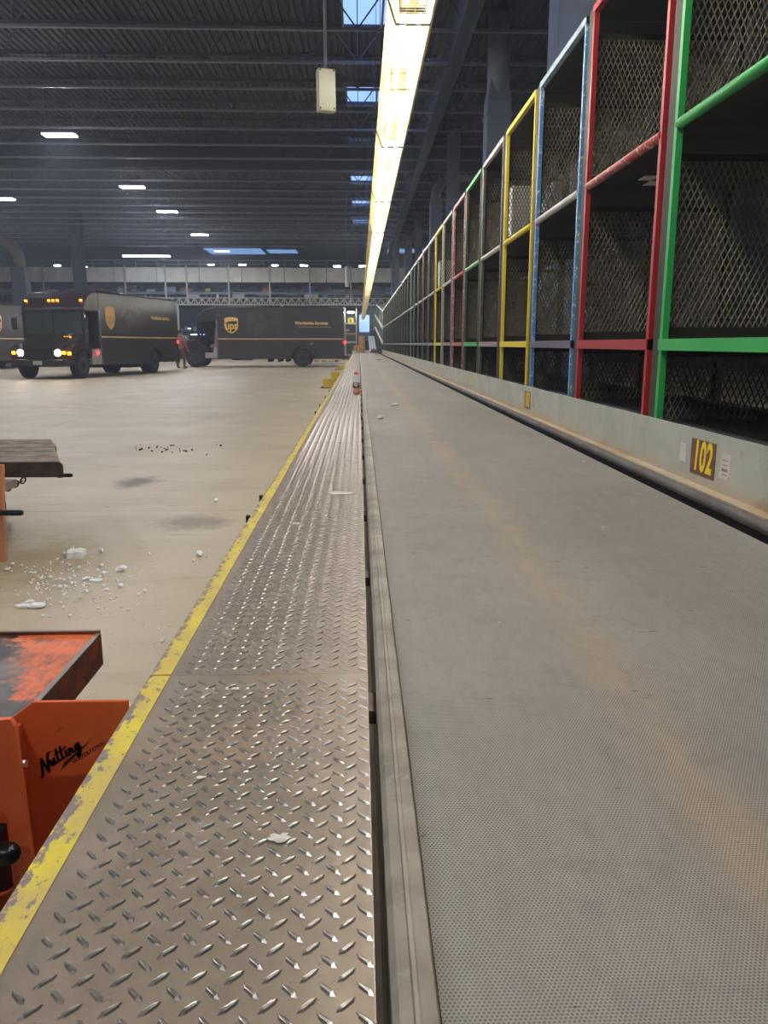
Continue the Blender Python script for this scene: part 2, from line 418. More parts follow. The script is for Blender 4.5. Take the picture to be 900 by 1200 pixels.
bm = nb(); tube(bm, ((-.1,0,0),(-.1,0,.9)), .09, 8); obj('pendant', bm, mat('pale_handle', (220,225,230), .5), t)  # pendant on the cable; pale colour imitates its lit look

# ------------------------------------------------------------------ conveyor
YE = 58
t = thing('conveyor', 'long low conveyor with pitted grey rubber belt running down the hall', 'conveyor', (0, 0, 0))
bm = nb()
for i in range(12):
    a, b = -.3+i*(YE+.3)/12, -.3+(i+1)*(YE+.3)/12; box(bm, .071, 1.243, a, b, .542, .55)
bmesh.ops.remove_doubles(bm, verts=bm.verts, dist=1e-5)
obj('belt', bm, M_belt, t)
bm = nb(); box(bm, .08, 1.26, -.3, YE, .46, .538); obj('slider_bed', bm, M_black, t)
bm = nb(); pr = [(.026,.30),(.026,.558),(.032,.568),(.044,.571),(.046,.569),(.050,.569),(.052,.571),(.066,.569),(.0685,.563),(.0685,.54),(.06,.54),(.06,.30)]
prism(bm, pr, lambda u, v, s: (u, -.3+s*(YE+.3), v)); o = obj('side_rail', bm, M_rail, t)
bm = nb()
y = 0.5
while y < YE:
    box(bm, .06, .09, y, y+.05, 0, .46); box(bm, 1.22, 1.26, y, y+.05, 0, .46); box(bm, .09, 1.22, y, y+.05, .2, .25); y += 2.9
obj('support_leg', bm, M_dark, t)
bm = nb(); box(bm, 1.19, 1.27, 12.0, 14.0, .3, .44); obj('return_guard', bm, M_black, t)

t = thing('side_guard', 'weathered grey steel guard panel with rusty ledge along the right of the belt', 'guard panel', (1.33, 0, 0))
bm = nb(); box(bm, 1.345, 1.355, -1.8, 48, .58, .8175); obj('guard_panel', bm, M_panel, t, True)
bm = nb(); prism(bm, [(1.345,.604),(1.345,.598),(1.288,.598),(1.286,.602),(1.289,.604)], lambda u, v, s: (u, .8+s*47.2, v)); obj('ledge', bm, M_panel, t, True)
bm = nb(); pr = [(1.300,.598)]+[(1.287-.006*math.sin(PI*i/6), .598-.042*i/6) for i in range(7)]+[(1.30,.556)]
prism(bm, pr, lambda u, v, s: (u, .8+s*47.2, v)); obj('rail', bm, M_railR, t, True)
bm = nb(); box(bm, 1.302, 1.33, .8, 48, .0, .597); obj('skirt', bm, M_black, t, True)
bm = nb(); box(bm, 1.287, 1.289, .8, 48, .6035, .606); obj('ledge_lip', bm, M_edge, t, True)

# numbers on the guard panel
M_brown = mat('brown_number_decal', (96,62,42), .5, 0, (112,76,54), 20)
M_num = mat('yellow_number', (236,205,30), .5)
M_sfaded = mat('faded_number_decal', (176,168,126), .6, 0, (150,146,128), 20)
def RX(loc, scale=1):   # plane facing -X, text reading towards -Y (left on the picture is far)
    return Matrix.Translation(loc) @ Matrix(((0,0,-1,0),(-1,0,0,0),(0,1,0,0),(0,0,0,1)))
def number(s, Y, label, faded=False):
    t = thing('number_sign', label, 'sign', (1.344, Y, .71), 0, 'bay numbers on the guard panel')
    bm = nb(); box(bm, -.001, .0008, -.112, .112, -.07, .07); obj('plate', bm, M_sfaded if faded else M_brown, t)
    text_mesh('numeral', s, .165, mat('faded_numeral', (208,190,90), .5) if faded else M_num, t, RX((-.0016, 0, 0)), .66, .10, .0048)
nY = 3.05
number('102', nY, 'brown sign with yellow number 102 on the grey guard panel')
number('103', nY+3.32, 'narrow brown sign with yellow number 103, next after 102')
number('104', nY+6.64, 'faded number sign 104, third along the guard panel', True)
number('105', nY+9.96, 'faded number sign 105, farthest legible on the panel', True)
def patch(name, Y, z, w, h, m, label, torn=.18, lines=False):
    bm = nb(); pts = []
    for i in range(14):
        a = 2*PI*i/14; r = 1+random.uniform(-torn, .05)
        pts.append((r*w/2*max(-1, min(1, 1.35*math.cos(a))), r*h/2*max(-1, min(1, 1.35*math.sin(a)))))
    prism(bm, pts, lambda u, v, s: (1.3445-.0012*s, Y+u, z+v)); o = obj(name, bm, m)
    tag(o, label, 'sticker')
    if lines:
        for k_, zz in enumerate((.025, .008, -.014, -.028)):
            bm = nb(); box(bm, 1.3425, 1.3432, Y-w*.28, Y+w*.28, z+zz-.002, z+zz+(.008 if k_ == 2 else .001)); obj('print', bm, mat('label_print', (120,118,116), .6), o)
M_st = mat('sticker_paper', (206,202,190), .6, 0, (190,184,168), 40)
patch('torn_sticker', nY+.19, .71, .07, .085, M_st, 'torn blank sticker to the left of the sign 102')
patch('barcode_sticker', nY-.195, .705, .085, .10, M_st, 'white printed label to the right of the sign 102', .12, True)
patch('torn_sticker', nY+3.32+.24, .72, .05, .09, M_st, 'torn white sticker to the left of the sign 103')
patch('torn_sticker', nY+3.32-.22, .71, .06, .09, M_sfaded, 'faded sticker to the right of the sign 103')

# ------------------------------------------------------------------ walkway of tread plates
PZ = .53
L = 3.66
def make_plate():
    t = thing('tread_plate', 'diamond tread plate', 'floor plate', (-.402, 0, PZ))
    bm = nb(); box(bm, 0, .413, .0003, L-.0003, -.006, 0)
    col = 0; x = .404
    p = .0187; q_ = .0182
    while x > .052:
        y = .02 + (q_ if col % 2 else 0)
        sgn = 1 if col % 2 else -1
        while y < L-.02:
            d = Vector((sgn*.707, .707, 0)) if sgn > 0 else Vector((-.707, .707, 0)); w = Vector((-d.y, d.x, 0))
            ln, wd, hh = .0138, .0043, .0021
            c0 = Vector((x, y, 0)); top = []; bot = []
            for a, b in ((-1,0),(-.55,-.85),(.55,-.85),(1,0),(.55,.85),(-.55,.85)):
                q = c0+d*ln*a+w*wd*b
                if q.x > .413: q.x = .413
                bot.append(bm.verts.new(q+Vector((0,0,-.0002))))
                q = c0+d*ln*a*.78+w*wd*b*.55
                if q.x > .413: q.x = .413
                top.append(bm.verts.new(q+Vector((0,0,hh if a*a < .5 else hh*.75))))
            bm.faces.new(top).material_index = 1
            for i in range(6): bm.faces.new((bot[i], bot[(i+1) % 6], top[(i+1) % 6], top[i])).material_index = 1
            y += 2*q_
        x -= p; col += 1
    obj('plate', bm, [M_plate, M_lug], t)
    bm = nb(); box(bm, -.001, .038, .003, L-.003, -.0062, .0012); obj('yellow_edge', bm, M_yedge, t)
    bm = nb(); box(bm, .4125, .4140, .003, L-.003, -.012, .0015); obj('bright_edge', bm, M_edge, t)
    bm = nb(); box(bm, -.002, .004, .003, L-.003, -.06, -.0062); obj('edge_angle', bm, M_dark, t)
    return t
p0 = make_plate()
names = ['nearest diamond tread plate of the walkway, cut by the bottom of the picture','second diamond tread plate of the walkway, under the long torn paper','third diamond tread plate of the walkway','fourth diamond tread plate, under the bottle']
y0 = 1.43-L
p0.location = (-.402, y0, PZ); p0['label'] = names[0]
for i in range(1, 17):
    dup(p0, (-.402, y0+L*i, PZ), None, names[i] if i < 4 else 'distant diamond tread plate of the walkway with a thin yellow edge', 'diamond tread plates of the walkway')
p0['group'] = 'diamond tread plates of the walkway'
t = thing('walkway_frame', 'dark steel substructure under the tread plates with small brackets in the gap', 'frame', (-.2, 0, 0))
bm = nb(); box(bm, -.37, -.33, -1.5, 58, .44, .522); box(bm, -.06, -.02, -1.5, 58, .44, .522)
y = 0.2
while y < 58: box(bm, -.36, -.03, y, y+.05, .44, .5); box(bm, -.35, -.31, y, y+.04, 0, .44); box(bm, -.07, -.03, y, y+.04, 0, .44); y += 1.8
obj('stringer', bm, M_black, t, True)
y = 1.30
while y < 30:
    bm = nb(); box(bm, -.02, .0255, y, y+.075, .49, .515); obj('bracket', bm, M_bracket, t, True); y += .82
for (px, py) in ((285,616),(301,591),(372,478),(366,487),(378,468),(384,460)):
    q = at_z(px, py, .5); bm = nb(); box(bm, -.418, -.404, q.y, q.y+.02, .47, .536); obj('edge_clip', bm, M_dark, t, True)

# ------------------------------------------------------------------ sorting bays
XP = 1.36; BP = 1.382; B0 = 3.76-BP; DEP = .92
LV = [(.80, 1.15), (1.15, 2.07), (2.07, 3.03)]
def partition(bm_f, bm_m, z0, z1):
    x0, x1 = .02, DEP; y = 1.335
    zb, zt = z0+.075, z1-.13 if z1 > 1.2 else z1-.06
    if z0 < 1: zb = z0
    box(bm_f, x0-.0, x0+.035, y-.004, y+.004, z0, z1); box(bm_f, x1-.03, x1, y-.004, y+.004, z0, z1)
    box(bm_f, x0, x1, y-.006, y+.002, z0, zb+.0); box(bm_f, x0, x1, y-.003, y+.003, zt, zt+.03)
    pw, ph = .029, .064
    X0, X1 = x0+.03, x1-.02; w, h = X1-X0, zt-zb
    for s in (1, -1):
        sl = s*ph/pw
        k = -int(h/ph)-2 if s > 0 else 0
        kmax = int(w/pw)+2 if s > 0 else int(w/pw+h/ph)+3
        for i in range(k, kmax):
            # line x = i*pw + z*pw/ph*s
            za, zb2 = 0.0, h
            def xx(z): return i*pw + s*z*pw/ph
            # clip in x
            lo_, hi_ = 0.0, h
            if s > 0:
                lo_ = max(lo_, (0-i*pw)*ph/pw); hi_ = min(hi_, (w-i*pw)*ph/pw)
            else:
                hi_ = min(hi_, i*ph); lo_ = max(lo_, (i*pw-w)*ph/pw)
            if hi_-lo_ < .01: continue
            tube(bm_m, ((X0+xx(lo_), y, zb+lo_), (X0+xx(hi_), y, zb+hi_)), .0037, 4, 0, False, False)
BLK = {'green':('green','green','green','green'), 'red':('red','red','pink','red'), 'blue':('blue','paleblue','white','purple'),
 'yellow':('yellow','yellow','yellow','yellow'), 'white':('steel','white','white','mauve'), 'green2':('darkgreen','green','palegreen','green'),
 'pink':('pink','pink','pink','pink'), 'grey':('grey','grey','white','mauve'), 'plain':('steel','white','white','grey'), 'dg':('darkgreen','white','white','grey')}
meshes = {}
def make_bay(key, Y, label, group):
    pc, tc, mc, ec = BLK[key]
    t = thing('sorting_bay', label, 'shelving bay', (XP, Y, 0), 0, group)
    def sh(nm, k, fn, m, world=False):
        kk = (nm, k)
        if kk not in meshes:
            bm = nb(); fn(bm); bmesh.ops.recalc_face_normals(bm, faces=bm.faces); me = bpy.data.meshes.new(nm); bm.to_mesh(me); bm.free(); meshes[kk] = me
        me = meshes[kk]
        mk = (nm, k, m.name)
        if mk not in meshes:
            m2 = me.copy(); m2.materials.append(m); meshes[mk] = m2
        o = bpy.data.objects.new(nm, meshes[mk]); C.objects.link(o); o.parent = t; return o
    sh('post', 0, lambda b: box(b, 0, .028, .027, .057, 0, 3.05), P[pc])
    sh('post', 1, lambda b: box(b, 0, .028, 1.232, 1.262, 0, 3.05), P[pc])
    sh('crossbar', 0, lambda b: box(b, -.004, .030, .027, 1.262, 3.01, 3.05), P[tc])
    sh('crossbar', 1, lambda b: tube(b, ((.014,.05,2.07),(.014,1.24,2.07)), .023, 10), P[mc])
    sh('crossbar', 2, lambda b: box(b, -.006, .030, .027, 1.262, 1.122, 1.172), P[ec])
    sh('jamb', 0, lambda b: box(b, .002, .020, 1.262, 1.345, 0, 3.045), M_olive)
    for i, z in enumerate((.79, 1.142, 2.066, 3.02)):
        sh('shelf', i, lambda b: box(b, .028, DEP, .0, 1.375, z-.008, z+.006), M_shelf)
    for i, (z0, z1) in enumerate(LV):
        def fn(b):
            d = nb(); partition(b, d, z0, z1); d.free()
        def fm(b):
            d = nb(); partition(d, b, z0, z1); d.free()
        sh('partition_frame', i, fn, M_olive); sh('mesh_screen', i, fm, M_mesh)
    sh('rear_post', 0, lambda b: box(b, DEP, DEP+.04, 1.31, 1.36, 0, 3.04), M_olive)
    return t
seq = ['green','red','blue','yellow','white','green2','pink','grey','yellow','plain','plain','plain','dg','grey','plain','dg','dg','plain']
lab = {0:'bright green framed wire-mesh sorting bay at the right edge above sign 102', 1:'red framed wire-mesh sorting bay between the green and the blue bay', 2:'blue framed wire-mesh sorting bay with purple shelf bar',
 3:'bright yellow framed wire-mesh sorting bay, the larger of the two yellow ones', 4:'sorting bay with white top bar and brownish posts, beyond the large yellow bay', 5:'smaller green framed sorting bay farther down the row', 6:'faded pinkish red framed sorting bay beyond the small green one',
 7:'blue grey framed sorting bay just before the small yellow one', 8:'small yellow framed sorting bay, second yellow one down the row'}
for i in range(-3, 0):
    make_bay('plain', B0+BP*i, 'steel framed sorting bay out of view to the right of the camera', 'sorting bays outside the picture')
for i in range(32):
    key = seq[i] if i < len(seq) else ('plain','dg','dg')[i % 3]
    make_bay(key, B0+BP*i, lab.get(i, 'distant steel framed sorting bay with white bars, beyond the small yellow one'), 'wire-mesh sorting bays along the conveyor')

# rising end section
YS = B0+BP*32
t = thing('inclined_guard', 'dark green sloping guard with white rails at the far end of the bays', 'guard', (XP, YS, 0))
YT = YS+23
def rz(z0, z1, y): return z0+(z1-z0)*(y-YS)/(YT-YS)
bm = nb()
prism(bm, [(YS, .8), (YT, 1.9), (YT, 4.5), (YS, 3.03)], lambda u, v, s: (XP+.3+s*.01, u, v)); obj('sheet', bm, P['darkgreen'], t, True)
for (a, b) in ((1.15, 2.55), (2.03, 3.6), (3.03, 4.5)):
    bm = nb(); bar(bm, (XP, YS, a), (XP, YT, b), .1); obj('rail', bm, P['white'], t, True)
for i in range(1, 9):
    y = YS+i*23/8
    bm = nb(); box(bm, XP+.02, XP+.06, y-.04, y, 0, rz(3.03, 4.5, y)); obj('post', bm, P['darkgreen'], t, True)
bm = nb(); bar(bm, (XP, YT, 2.55), (XP-.35, YT+8, 1.9), .1); bar(bm, (XP, YT, 4.5), (XP+.5, YT+8, 3.6), .1); obj('end_rail', bm, P['white'], t, True)
t = thing('inclined_conveyor', 'pale inclined belt section rising at the far right end of the belt', 'conveyor', (1, YE, 0))
bm = nb(); prism(bm, [(YE+.1, .45), (YE+10, 1.7), (YE+10, 1.8), (YE+.1, .55)], lambda u, v, s: (.75+s*.5, u, v)); obj('belt', bm, M_column, t, True)
bm = nb(); box(bm, .8, .86, YE+5, YE+5.1, 0, 1.07); box(bm, 1.1, 1.16, YE+5, YE+5.1, 0, 1.07); obj('support', bm, M_dark, t, True)

# ------------------------------------------------------------------ ducts & columns behind the bays
def band(bm, cx, cy, wx, wy, z):
    for d in (0,):
        box(bm, cx-wx/2-.03, cx+wx/2+.03, cy-wy/2-.03, cy+wy/2+.03, z, z+.05)
def duct(px, Y, wpx, ztop_rect, label, elbow=None):
    q = at_y(px, 200, Y); w = wpx/930*Y*.9
    t = thing('air_duct', label, 'duct', (q.x, Y, 0), 0, 'galvanised ducts behind the bays')
    bm = nb(); box(bm, -w/2, w/2, -w/2, w/2, 0, ztop_rect); 
    obj('rectangular_duct', bm, M_duct, t, bevel=.02)
    z = 2.2
    while z < ztop_rect: bm = nb(); band(bm, 0, 0, w, w, z); z += 1.35; obj('flange', bm, M_duct, t)
    bm = nb(); r = w*.46
    if elbow is None:
        tube(bm, ((0,0,ztop_rect-.02),(0,0,DECK)), r, 20)
    else:
        R = elbow; zc = ztop_rect+.25; pts = [(0,0,ztop_rect-.02)]
        for i in range(7): a = PI/2*i/6; pts.append((R-R*math.cos(a), 0, zc+R*math.sin(a)))
        pts.append((R+7, 0, zc+R)); tube(bm, pts, r, 16)
    obj('round_duct', bm, M_duct, t)
    bm = nb(); 
    vs = []
    for zz, k_ in ((ztop_rect-.02, 0), (ztop_rect+.35, 1)):
        pass
    prism(bm, [(-w/2,-w/2),(w/2,-w/2),(w/2,w/2),(-w/2,w/2)], lambda u, v, s: (u*(1-.3*s), v*(1-.3*s), ztop_rect+.45*s)); obj('transition', bm, M_duct, t)
    return t
duct(666, 12.6, 52, 7.9, 'widest galvanised duct rising behind the blue bay')
duct(581, 19.8, 29, 6.6, 'tall galvanised duct with round top behind the white and yellow bays')
duct(511, 36, 14, 8.0-.9, 'bent duct with elbow behind the small coloured bays', .8)
duct(479, 54, 9, 7.1, 'farthest bent duct with elbow behind the distant bays', .9)
def column(px, Y, w, label, X=None, M_column=M_column):
    q = at_y(px, 200, Y); t = thing('steel_column', label, 'column', (X if X is not None else q.x, Y, 0))
    bm = nb(); h = w/2
    box(bm, -h, h, -h, -h+.03, 0, DECK); box(bm, -h, h, h-.03, h, 0, DECK); box(bm, -.02, .02, -h+.03, h-.03, 0, DECK)
    obj('shaft', bm, M_column, t)
    bm = nb(); box(bm, -h-.08, h+.08, -h-.08, h+.08, 0, .03); obj('base_plate', bm, M_column, t)
column(531, 30, .42, 'steel column behind the bays next to the bent duct')
column(491, 48, .42, 'slender far steel column behind the distant bays')
column(84, 48, .6, 'dark steel column behind the truck roof with amber lights', None, mat('dark_column_paint', (52,56,66), .7))
column(465, 60, .4, 'farthest steel column just right of the strip light')
q = at_y(12, 300, 50)
t = thing('air_duct', 'bent duct coming down at the left picture edge above the trucks', 'duct', (q.x, 50, 0))
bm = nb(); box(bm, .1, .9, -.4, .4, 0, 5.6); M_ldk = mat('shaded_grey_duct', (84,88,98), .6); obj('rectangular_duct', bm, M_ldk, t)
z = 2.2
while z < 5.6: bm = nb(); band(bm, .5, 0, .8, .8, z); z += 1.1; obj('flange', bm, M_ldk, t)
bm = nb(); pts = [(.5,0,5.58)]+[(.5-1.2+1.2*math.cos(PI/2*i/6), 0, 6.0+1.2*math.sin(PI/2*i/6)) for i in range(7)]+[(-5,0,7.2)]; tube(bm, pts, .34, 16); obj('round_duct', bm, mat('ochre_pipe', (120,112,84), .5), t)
# light panel seen through the yellow bay
# ------------------------------------------------------------------ mezzanine in the background
YM = 62; s = 951/YM
def zy(y, Y=YM): return at_y(421, y, Y).z
t = thing('mezzanine', 'long concrete mezzanine front with steel truss across the back of the hall', 'mezzanine', (-10, YM, 0))
x0, x1 = -34, 12
bm = nb(); x = x0
while x < x1: box(bm, x, x+3.1, YM, YM+.2, zy(331), zy(314)); x += 3.16
obj('fascia', bm, M_conc, t, True)
bm = nb(); box(bm, x0, x1, YM+.2, YM+10, zy(331), zy(331)+.25); obj('upper_floor', bm, M_dark, t, True)
bm = nb(); box(bm, x0, x1, YM+.2, YM+10, zy(350)-.3, zy(350)); obj('lower_floor', bm, M_dark, t, True)
xh = [at_y(p, 330, YM).x for p in (51,99,147,194,219,268,316,363,411,459)]
for x in xh: bm = nb(); box(bm, x-.06, x+.06, YM-.1, YM+.0, zy(358), zy(312)); obj('hanger_post', bm, M_truss, t, True)
bm = nb(); xa = at_y(100, 352, YM).x
box(bm, xa, x1, YM-.12, YM, zy(350), zy(349)); box(bm, xa, x1, YM-.12, YM, zy(358), zy(356.6))
x = xa; i = 0
while x < x1-.6:
    bar(bm, (x, YM-.06, zy(357)), (x+.28, YM-.06, zy(349.5)), .07); bar(bm, (x+.28, YM-.06, zy(349.5)), (x+.56, YM-.06, zy(357)), .07)
    bar(bm, (x+.28, YM-.06, zy(357)), (x+.28, YM-.06, zy(349.5)), .05); x += .56
obj('truss', bm, M_truss, t, True)
bm = nb()
x = x0
while x < x1: box(bm, x, x+.06, YM+.1, YM+.16, zy(314), zy(305)); x += 1.58
box(bm, x0, x1, YM+.1, YM+.15, zy(306), zy(305)); box(bm, x0, x1, YM+.1, YM+.14, zy(310), zy(309.4)); obj('railing', bm, M_column, t, True)
for px in (209, 331, 12, 60):
    x = at_y(px, 380, YM).x; bm = nb(); box(bm, x-.1, x+.1, YM-.1, YM, 0, zy(358)); obj('column', bm, M_truss, t, True)
bm = nb(); box(bm, x0, x1, YM+10, YM+10.1, 0, zy(331)); obj('rear_partition', bm, M_dark, t, True)
# conveyors on the mezzanine and below
def belt_line(Y, z, xa, xb, label, m, grp=None):
    t = thing('roller_conveyor', label, 'conveyor', ((xa+xb)/2, Y, z-.5))
    bm = nb(); box(bm, xa, xb, Y, Y+.05, z-.12, z+.05); box(bm, xa, xb, Y+.7, Y+.75, z-.12, z+.05); obj('side_frame', bm, m, t, True)
    bm = nb(); box(bm, xa, xb, Y+.05, Y+.7, z-.05, z); obj('belt', bm, M_dark, t, True)
    rnd = random.Random(int(Y*10+z*100)); x = xa+.5
    while x < xb-1.5:
        w_, h_ = rnd.uniform(.15, 1.1), rnd.uniform(.1, .45); zb = z+.05 if rnd.random() < .6 else z-.12-h_
        bx('drive_unit', rnd.choice((M_truss, M_conc, M_column, M_dark, M_chock, M_duct)), t, x, x+w_, Y-.12, Y-.01, zb, zb+h_, world=True); x += w_+rnd.uniform(.25, 1.2)
    bm = nb(); x = xa+.3
    while x < xb: box(bm, x, x+.05, Y+.02, Y+.06, z-.5, z-.12); x += 1.4
    obj('leg', bm, m, t, True)
zf = zy(350)
belt_line(YM+1.2, zf+.5, x0+1, x1-1, 'front conveyor line inside the mezzanine opening', M_column)
belt_line(YM+3.4, zf+.85, x0+1, x1-1, 'rear conveyor line inside the mezzanine opening', M_truss)
belt_line(YM+3, 1.3, x0+1, -.8, 'ground level conveyor behind the trucks', M_column)
belt_line(YM+5, 2.3, x0+1, -.8, 'upper ground level conveyor behind the trucks', M_duct)
cols = [(60,70,150),(150,110,60),(190,190,190),(170,120,70),(110,120,130),(200,180,140)]
mats = [mat('parcel_tone_%s' % a, c_, .7) for a, c_ in zip(('navy','tan','white','brown','slate','cream'), cols)]
random.seed(11)
for i in range(26):
    X = -23+i*1.04; up = i % 3
    Y, zb = (YM+1.3, zf+.5) if up == 0 else ((YM+3.5, zf+.85) if up == 1 else (YM+3.1, 1.3))
    if up == 2 and X > -1.4: X -= 8
    w, h = random.uniform(.3, 1.0), random.uniform(.2, .5)
    m = mats[i % 6]
    bm = nb(); box(bm, X, X+w, Y+.02, Y+.55, zb, zb+h)
    o = obj('parcel', bm, m, bevel=.02)
    tag(o, 'small %s parcel on a background conveyor behind the trucks' % m.name.split('_')[-1], 'parcel', 'parcels on background conveyors')
# lamps far
def far_lamp(px, py, Y, w, lab, m=M_far, d=.12):
    q = at_y(px, py, Y); bm = nb(); box(bm, q.x-w/2, q.x+w/2, Y, Y+d, q.z-.04, q.z+.04, 1)
    box(bm, q.x-w/2, q.x+w/2, Y-.02, Y+d+.02, q.z+.04, q.z+.1, 0)
    tag(obj('batten_light', bm, [M_joist, m]), lab, 'light', 'small lights in the background')
far_lamp(171, 300, 58, 3.2, 'long bright batten light above the mezzanine, left part', d=.3)
for px, py, lb in ((67,311,'left of the dark column'),(99,313,'just right of the dark column'),(247,310,'left of the blue skylight'),(284,310,'below the blue skylight'),(356,311,'right of the skylights'),(395,312,'second from the strip light'),(425,312,'right beside the strip light'),(322,311,'between the two blue skylights')):
    far_lamp(px, py, 66, .38+.2*((px*7) % 3)/2, 'small background light, '+lb)
for px, py in ((30,340),(130,338),(170,341),(235,336),(300,337),(345,336),(385,338)):
    far_lamp(px, py-5, YM+6, .9, 'dim lamp inside the mezzanine opening', emit('dim_lamp', (225,230,240), 30))
for px, py in ((12,372),(225,385),(232,392)):
    far_lamp(px, py, YM+6, 1.2, 'bluish lamp behind the trucks at ground level', emit('blue_lamp', (150,180,240), 2.5))
# doorway glow and stock at the end of the belt
bm = nb(); box(bm, at_y(421,380,71.8).x, at_y(433,380,71.8).x, 71.8, 71.9, zy(391,71.8), zy(369,71.8)); o = obj('window_20', bm, M_sky); o['kind'] = 'structure'
q0, q1 = at_y(421, 395, 70), at_y(434, 395, 70)
t = thing('transfer_unit', 'dark blue steel hood over the belt end, behind the carton stack', 'machine', (q0.x, 70, 0))
bm = nb(); box(bm, q0.x, q1.x, 70, 71.5, zy(399,70), zy(389,70)); obj('hood', bm, mat('dark_blue_steel', (48,62,84), .5), t, True, bevel=.03)
bm = nb(); 
for x in (q0.x, q1.x-.08): box(bm, x, x+.08, 70.1, 71.4, 0, zy(399,70))
obj('leg', bm, M_dark, t, True)
def carton(px, py, Y, w, h, d, lab, m=M_carton, z=None):
    q = at_y(px, py, Y); z = q.z if z is None else z
    t = thing('carton', lab, 'box', (q.x, Y, z), random.uniform(-.1, .1), 'cartons at the far end of the belt')
    bm = nb(); box(bm, -w/2, w/2, 0, d, 0, h); obj('body', bm, m, t, bevel=.01)
    bm = nb(); box(bm, -.03, .03, -.002, d+.002, h*.75, h+.002); obj('tape', bm, M_tape, t)
carton(424, 412, 54, .46, .42, .4, 'brown carton at the bottom of the stack on the belt end', z=.55)
carton(424, 412, 54, .42, .36, .4, 'brown carton in the middle of the stack on the belt end', z=.974)
carton(424, 412, 54, .38, .30, .36, 'brown carton on top of the stack on the belt end', z=1.338)
carton(417, 410, 55, .36, .5, .4, 'narrow brown carton left of the stack', z=.53)
carton(430, 412, 52, .22, .2, .3, 'small pale box right of the carton stack', mats[2], .55)
carton(415, 412, 51, .24, .18, .3, 'small white box on the walkway end', mats[2], .53)
carton(410, 400, 59, .5, .42, .4, 'loose brown carton behind the walkway end', None or M_carton, 0)
carton(404, 400, 60, .45, .35, .4, 'reddish carton behind the rear of the side-on truck', mat('red_carton', (120,60,44), .7), 0)
bm = nb()
bmesh.ops.create_icosphere(bm, subdivisions=3, radius=.2)
for v in bm.verts: v.co = Vector((v.co.x*1.2, v.co.y, max(0, v.co.z+.1)*1.0+.0))+Vector((math.sin(v.co.z*23)*.02, 0, 0))
o = obj('parcel_bag', bm, mat('maroon_bag', (112,60,70), .6)); o.location = (.98, 55.2, .55); tag(o, 'crumpled maroon bag lying at the right of the belt end', 'bag')
# storage rack right of the side-on truck
YR = 59
t = thing('storage_rack', 'steel rack with tan shelf and yellow sign behind the rear of the side-on truck', 'rack', (at_y(412,400,YR).x, YR, 0))
xa, xb = at_y(404,380,YR).x, at_y(418,380,YR).x
bm = nb()
for x in (xa, xb-.06):
    for y in (YR, YR+.8): box(bm, x, x+.06, y, y+.06, 0, zy(360,YR))
obj('upright', bm, M_truss, t, True)
for yy, m in ((390, M_carton), (378, M_truss), (400, M_truss)):
    bm = nb(); box(bm, xa, xb, YR+.0, YR+.86, zy(yy,YR)-.12, zy(yy,YR)); obj('shelf', bm, m, t, True)
bm = nb(); q = at_y(411, 376, YR-.1); box(bm, q.x-.2, q.x+.2, YR-.06, YR-.02, q.z-.2, q.z+.2); obj('sign', bm, mat('yellow_sign', (206,200,60), .5), t, True)
text_mesh('lettering', 'E', .34, M_black, t, Matrix.Translation(Vector((q.x, YR-.07, q.z))-Vector(t.location)) @ Matrix.Rotation(PI/2, 4, 'X'), 1, 0, .01)
far_lamp(411, 366, YR-.2, .45, 'very bright lamp just right of the side-on truck', emit('bright_lamp', (235,245,255), 60))

# ------------------------------------------------------------------ delivery trucks
n = N('dark_brown_truck_paint')
sp = n.sep()
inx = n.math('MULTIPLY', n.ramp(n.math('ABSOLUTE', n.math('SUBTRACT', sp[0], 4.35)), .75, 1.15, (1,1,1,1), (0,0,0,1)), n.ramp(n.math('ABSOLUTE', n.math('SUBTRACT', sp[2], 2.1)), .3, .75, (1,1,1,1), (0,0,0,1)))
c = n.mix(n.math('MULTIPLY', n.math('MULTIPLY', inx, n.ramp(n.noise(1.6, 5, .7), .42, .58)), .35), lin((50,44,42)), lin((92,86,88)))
c = n.mix(n.math('MULTIPLY', n.ramp(n.noise(1.2, 5, .6), .5, .7), .3), c, lin((66,58,54)))
n.base(c); n.set(.22, 0, .6); M_tbrown = n.m
M_tdark = mat('cab_brown_paint', (44,35,31), .22)
M_chass = mat('truck_chassis', (22,21,21), .7)
M_rub = mat('tyre_rubber', (26,25,25), .75)
M_rim = mat('wheel_rim', (70,66,64), .45, .5)
M_gold = mat('gold_decal', (236,190,100), .4)
M_goldd = mat('dull_gold_stripe', (206,168,104), .45)
M_white = mat('pale_cab_interior', (150,150,140), .6)
n = N('windshield_glass'); n.base((.05,.07,.06,1)); n.set(.08, 0, .8); n.b.inputs['Alpha'].default_value = .55; M_glass = n.m
M_amber = emit('amber_marker', (255,120,20), 3)
M_head = emit('headlight', (255,240,210), 14)
M_redl = emit('red_lamp', (255,20,30), 5)
M_redoff = mat('red_reflector', (150,20,24), .3)
M_chrome = mat('mirror_metal', (170,172,174), .2, .9)

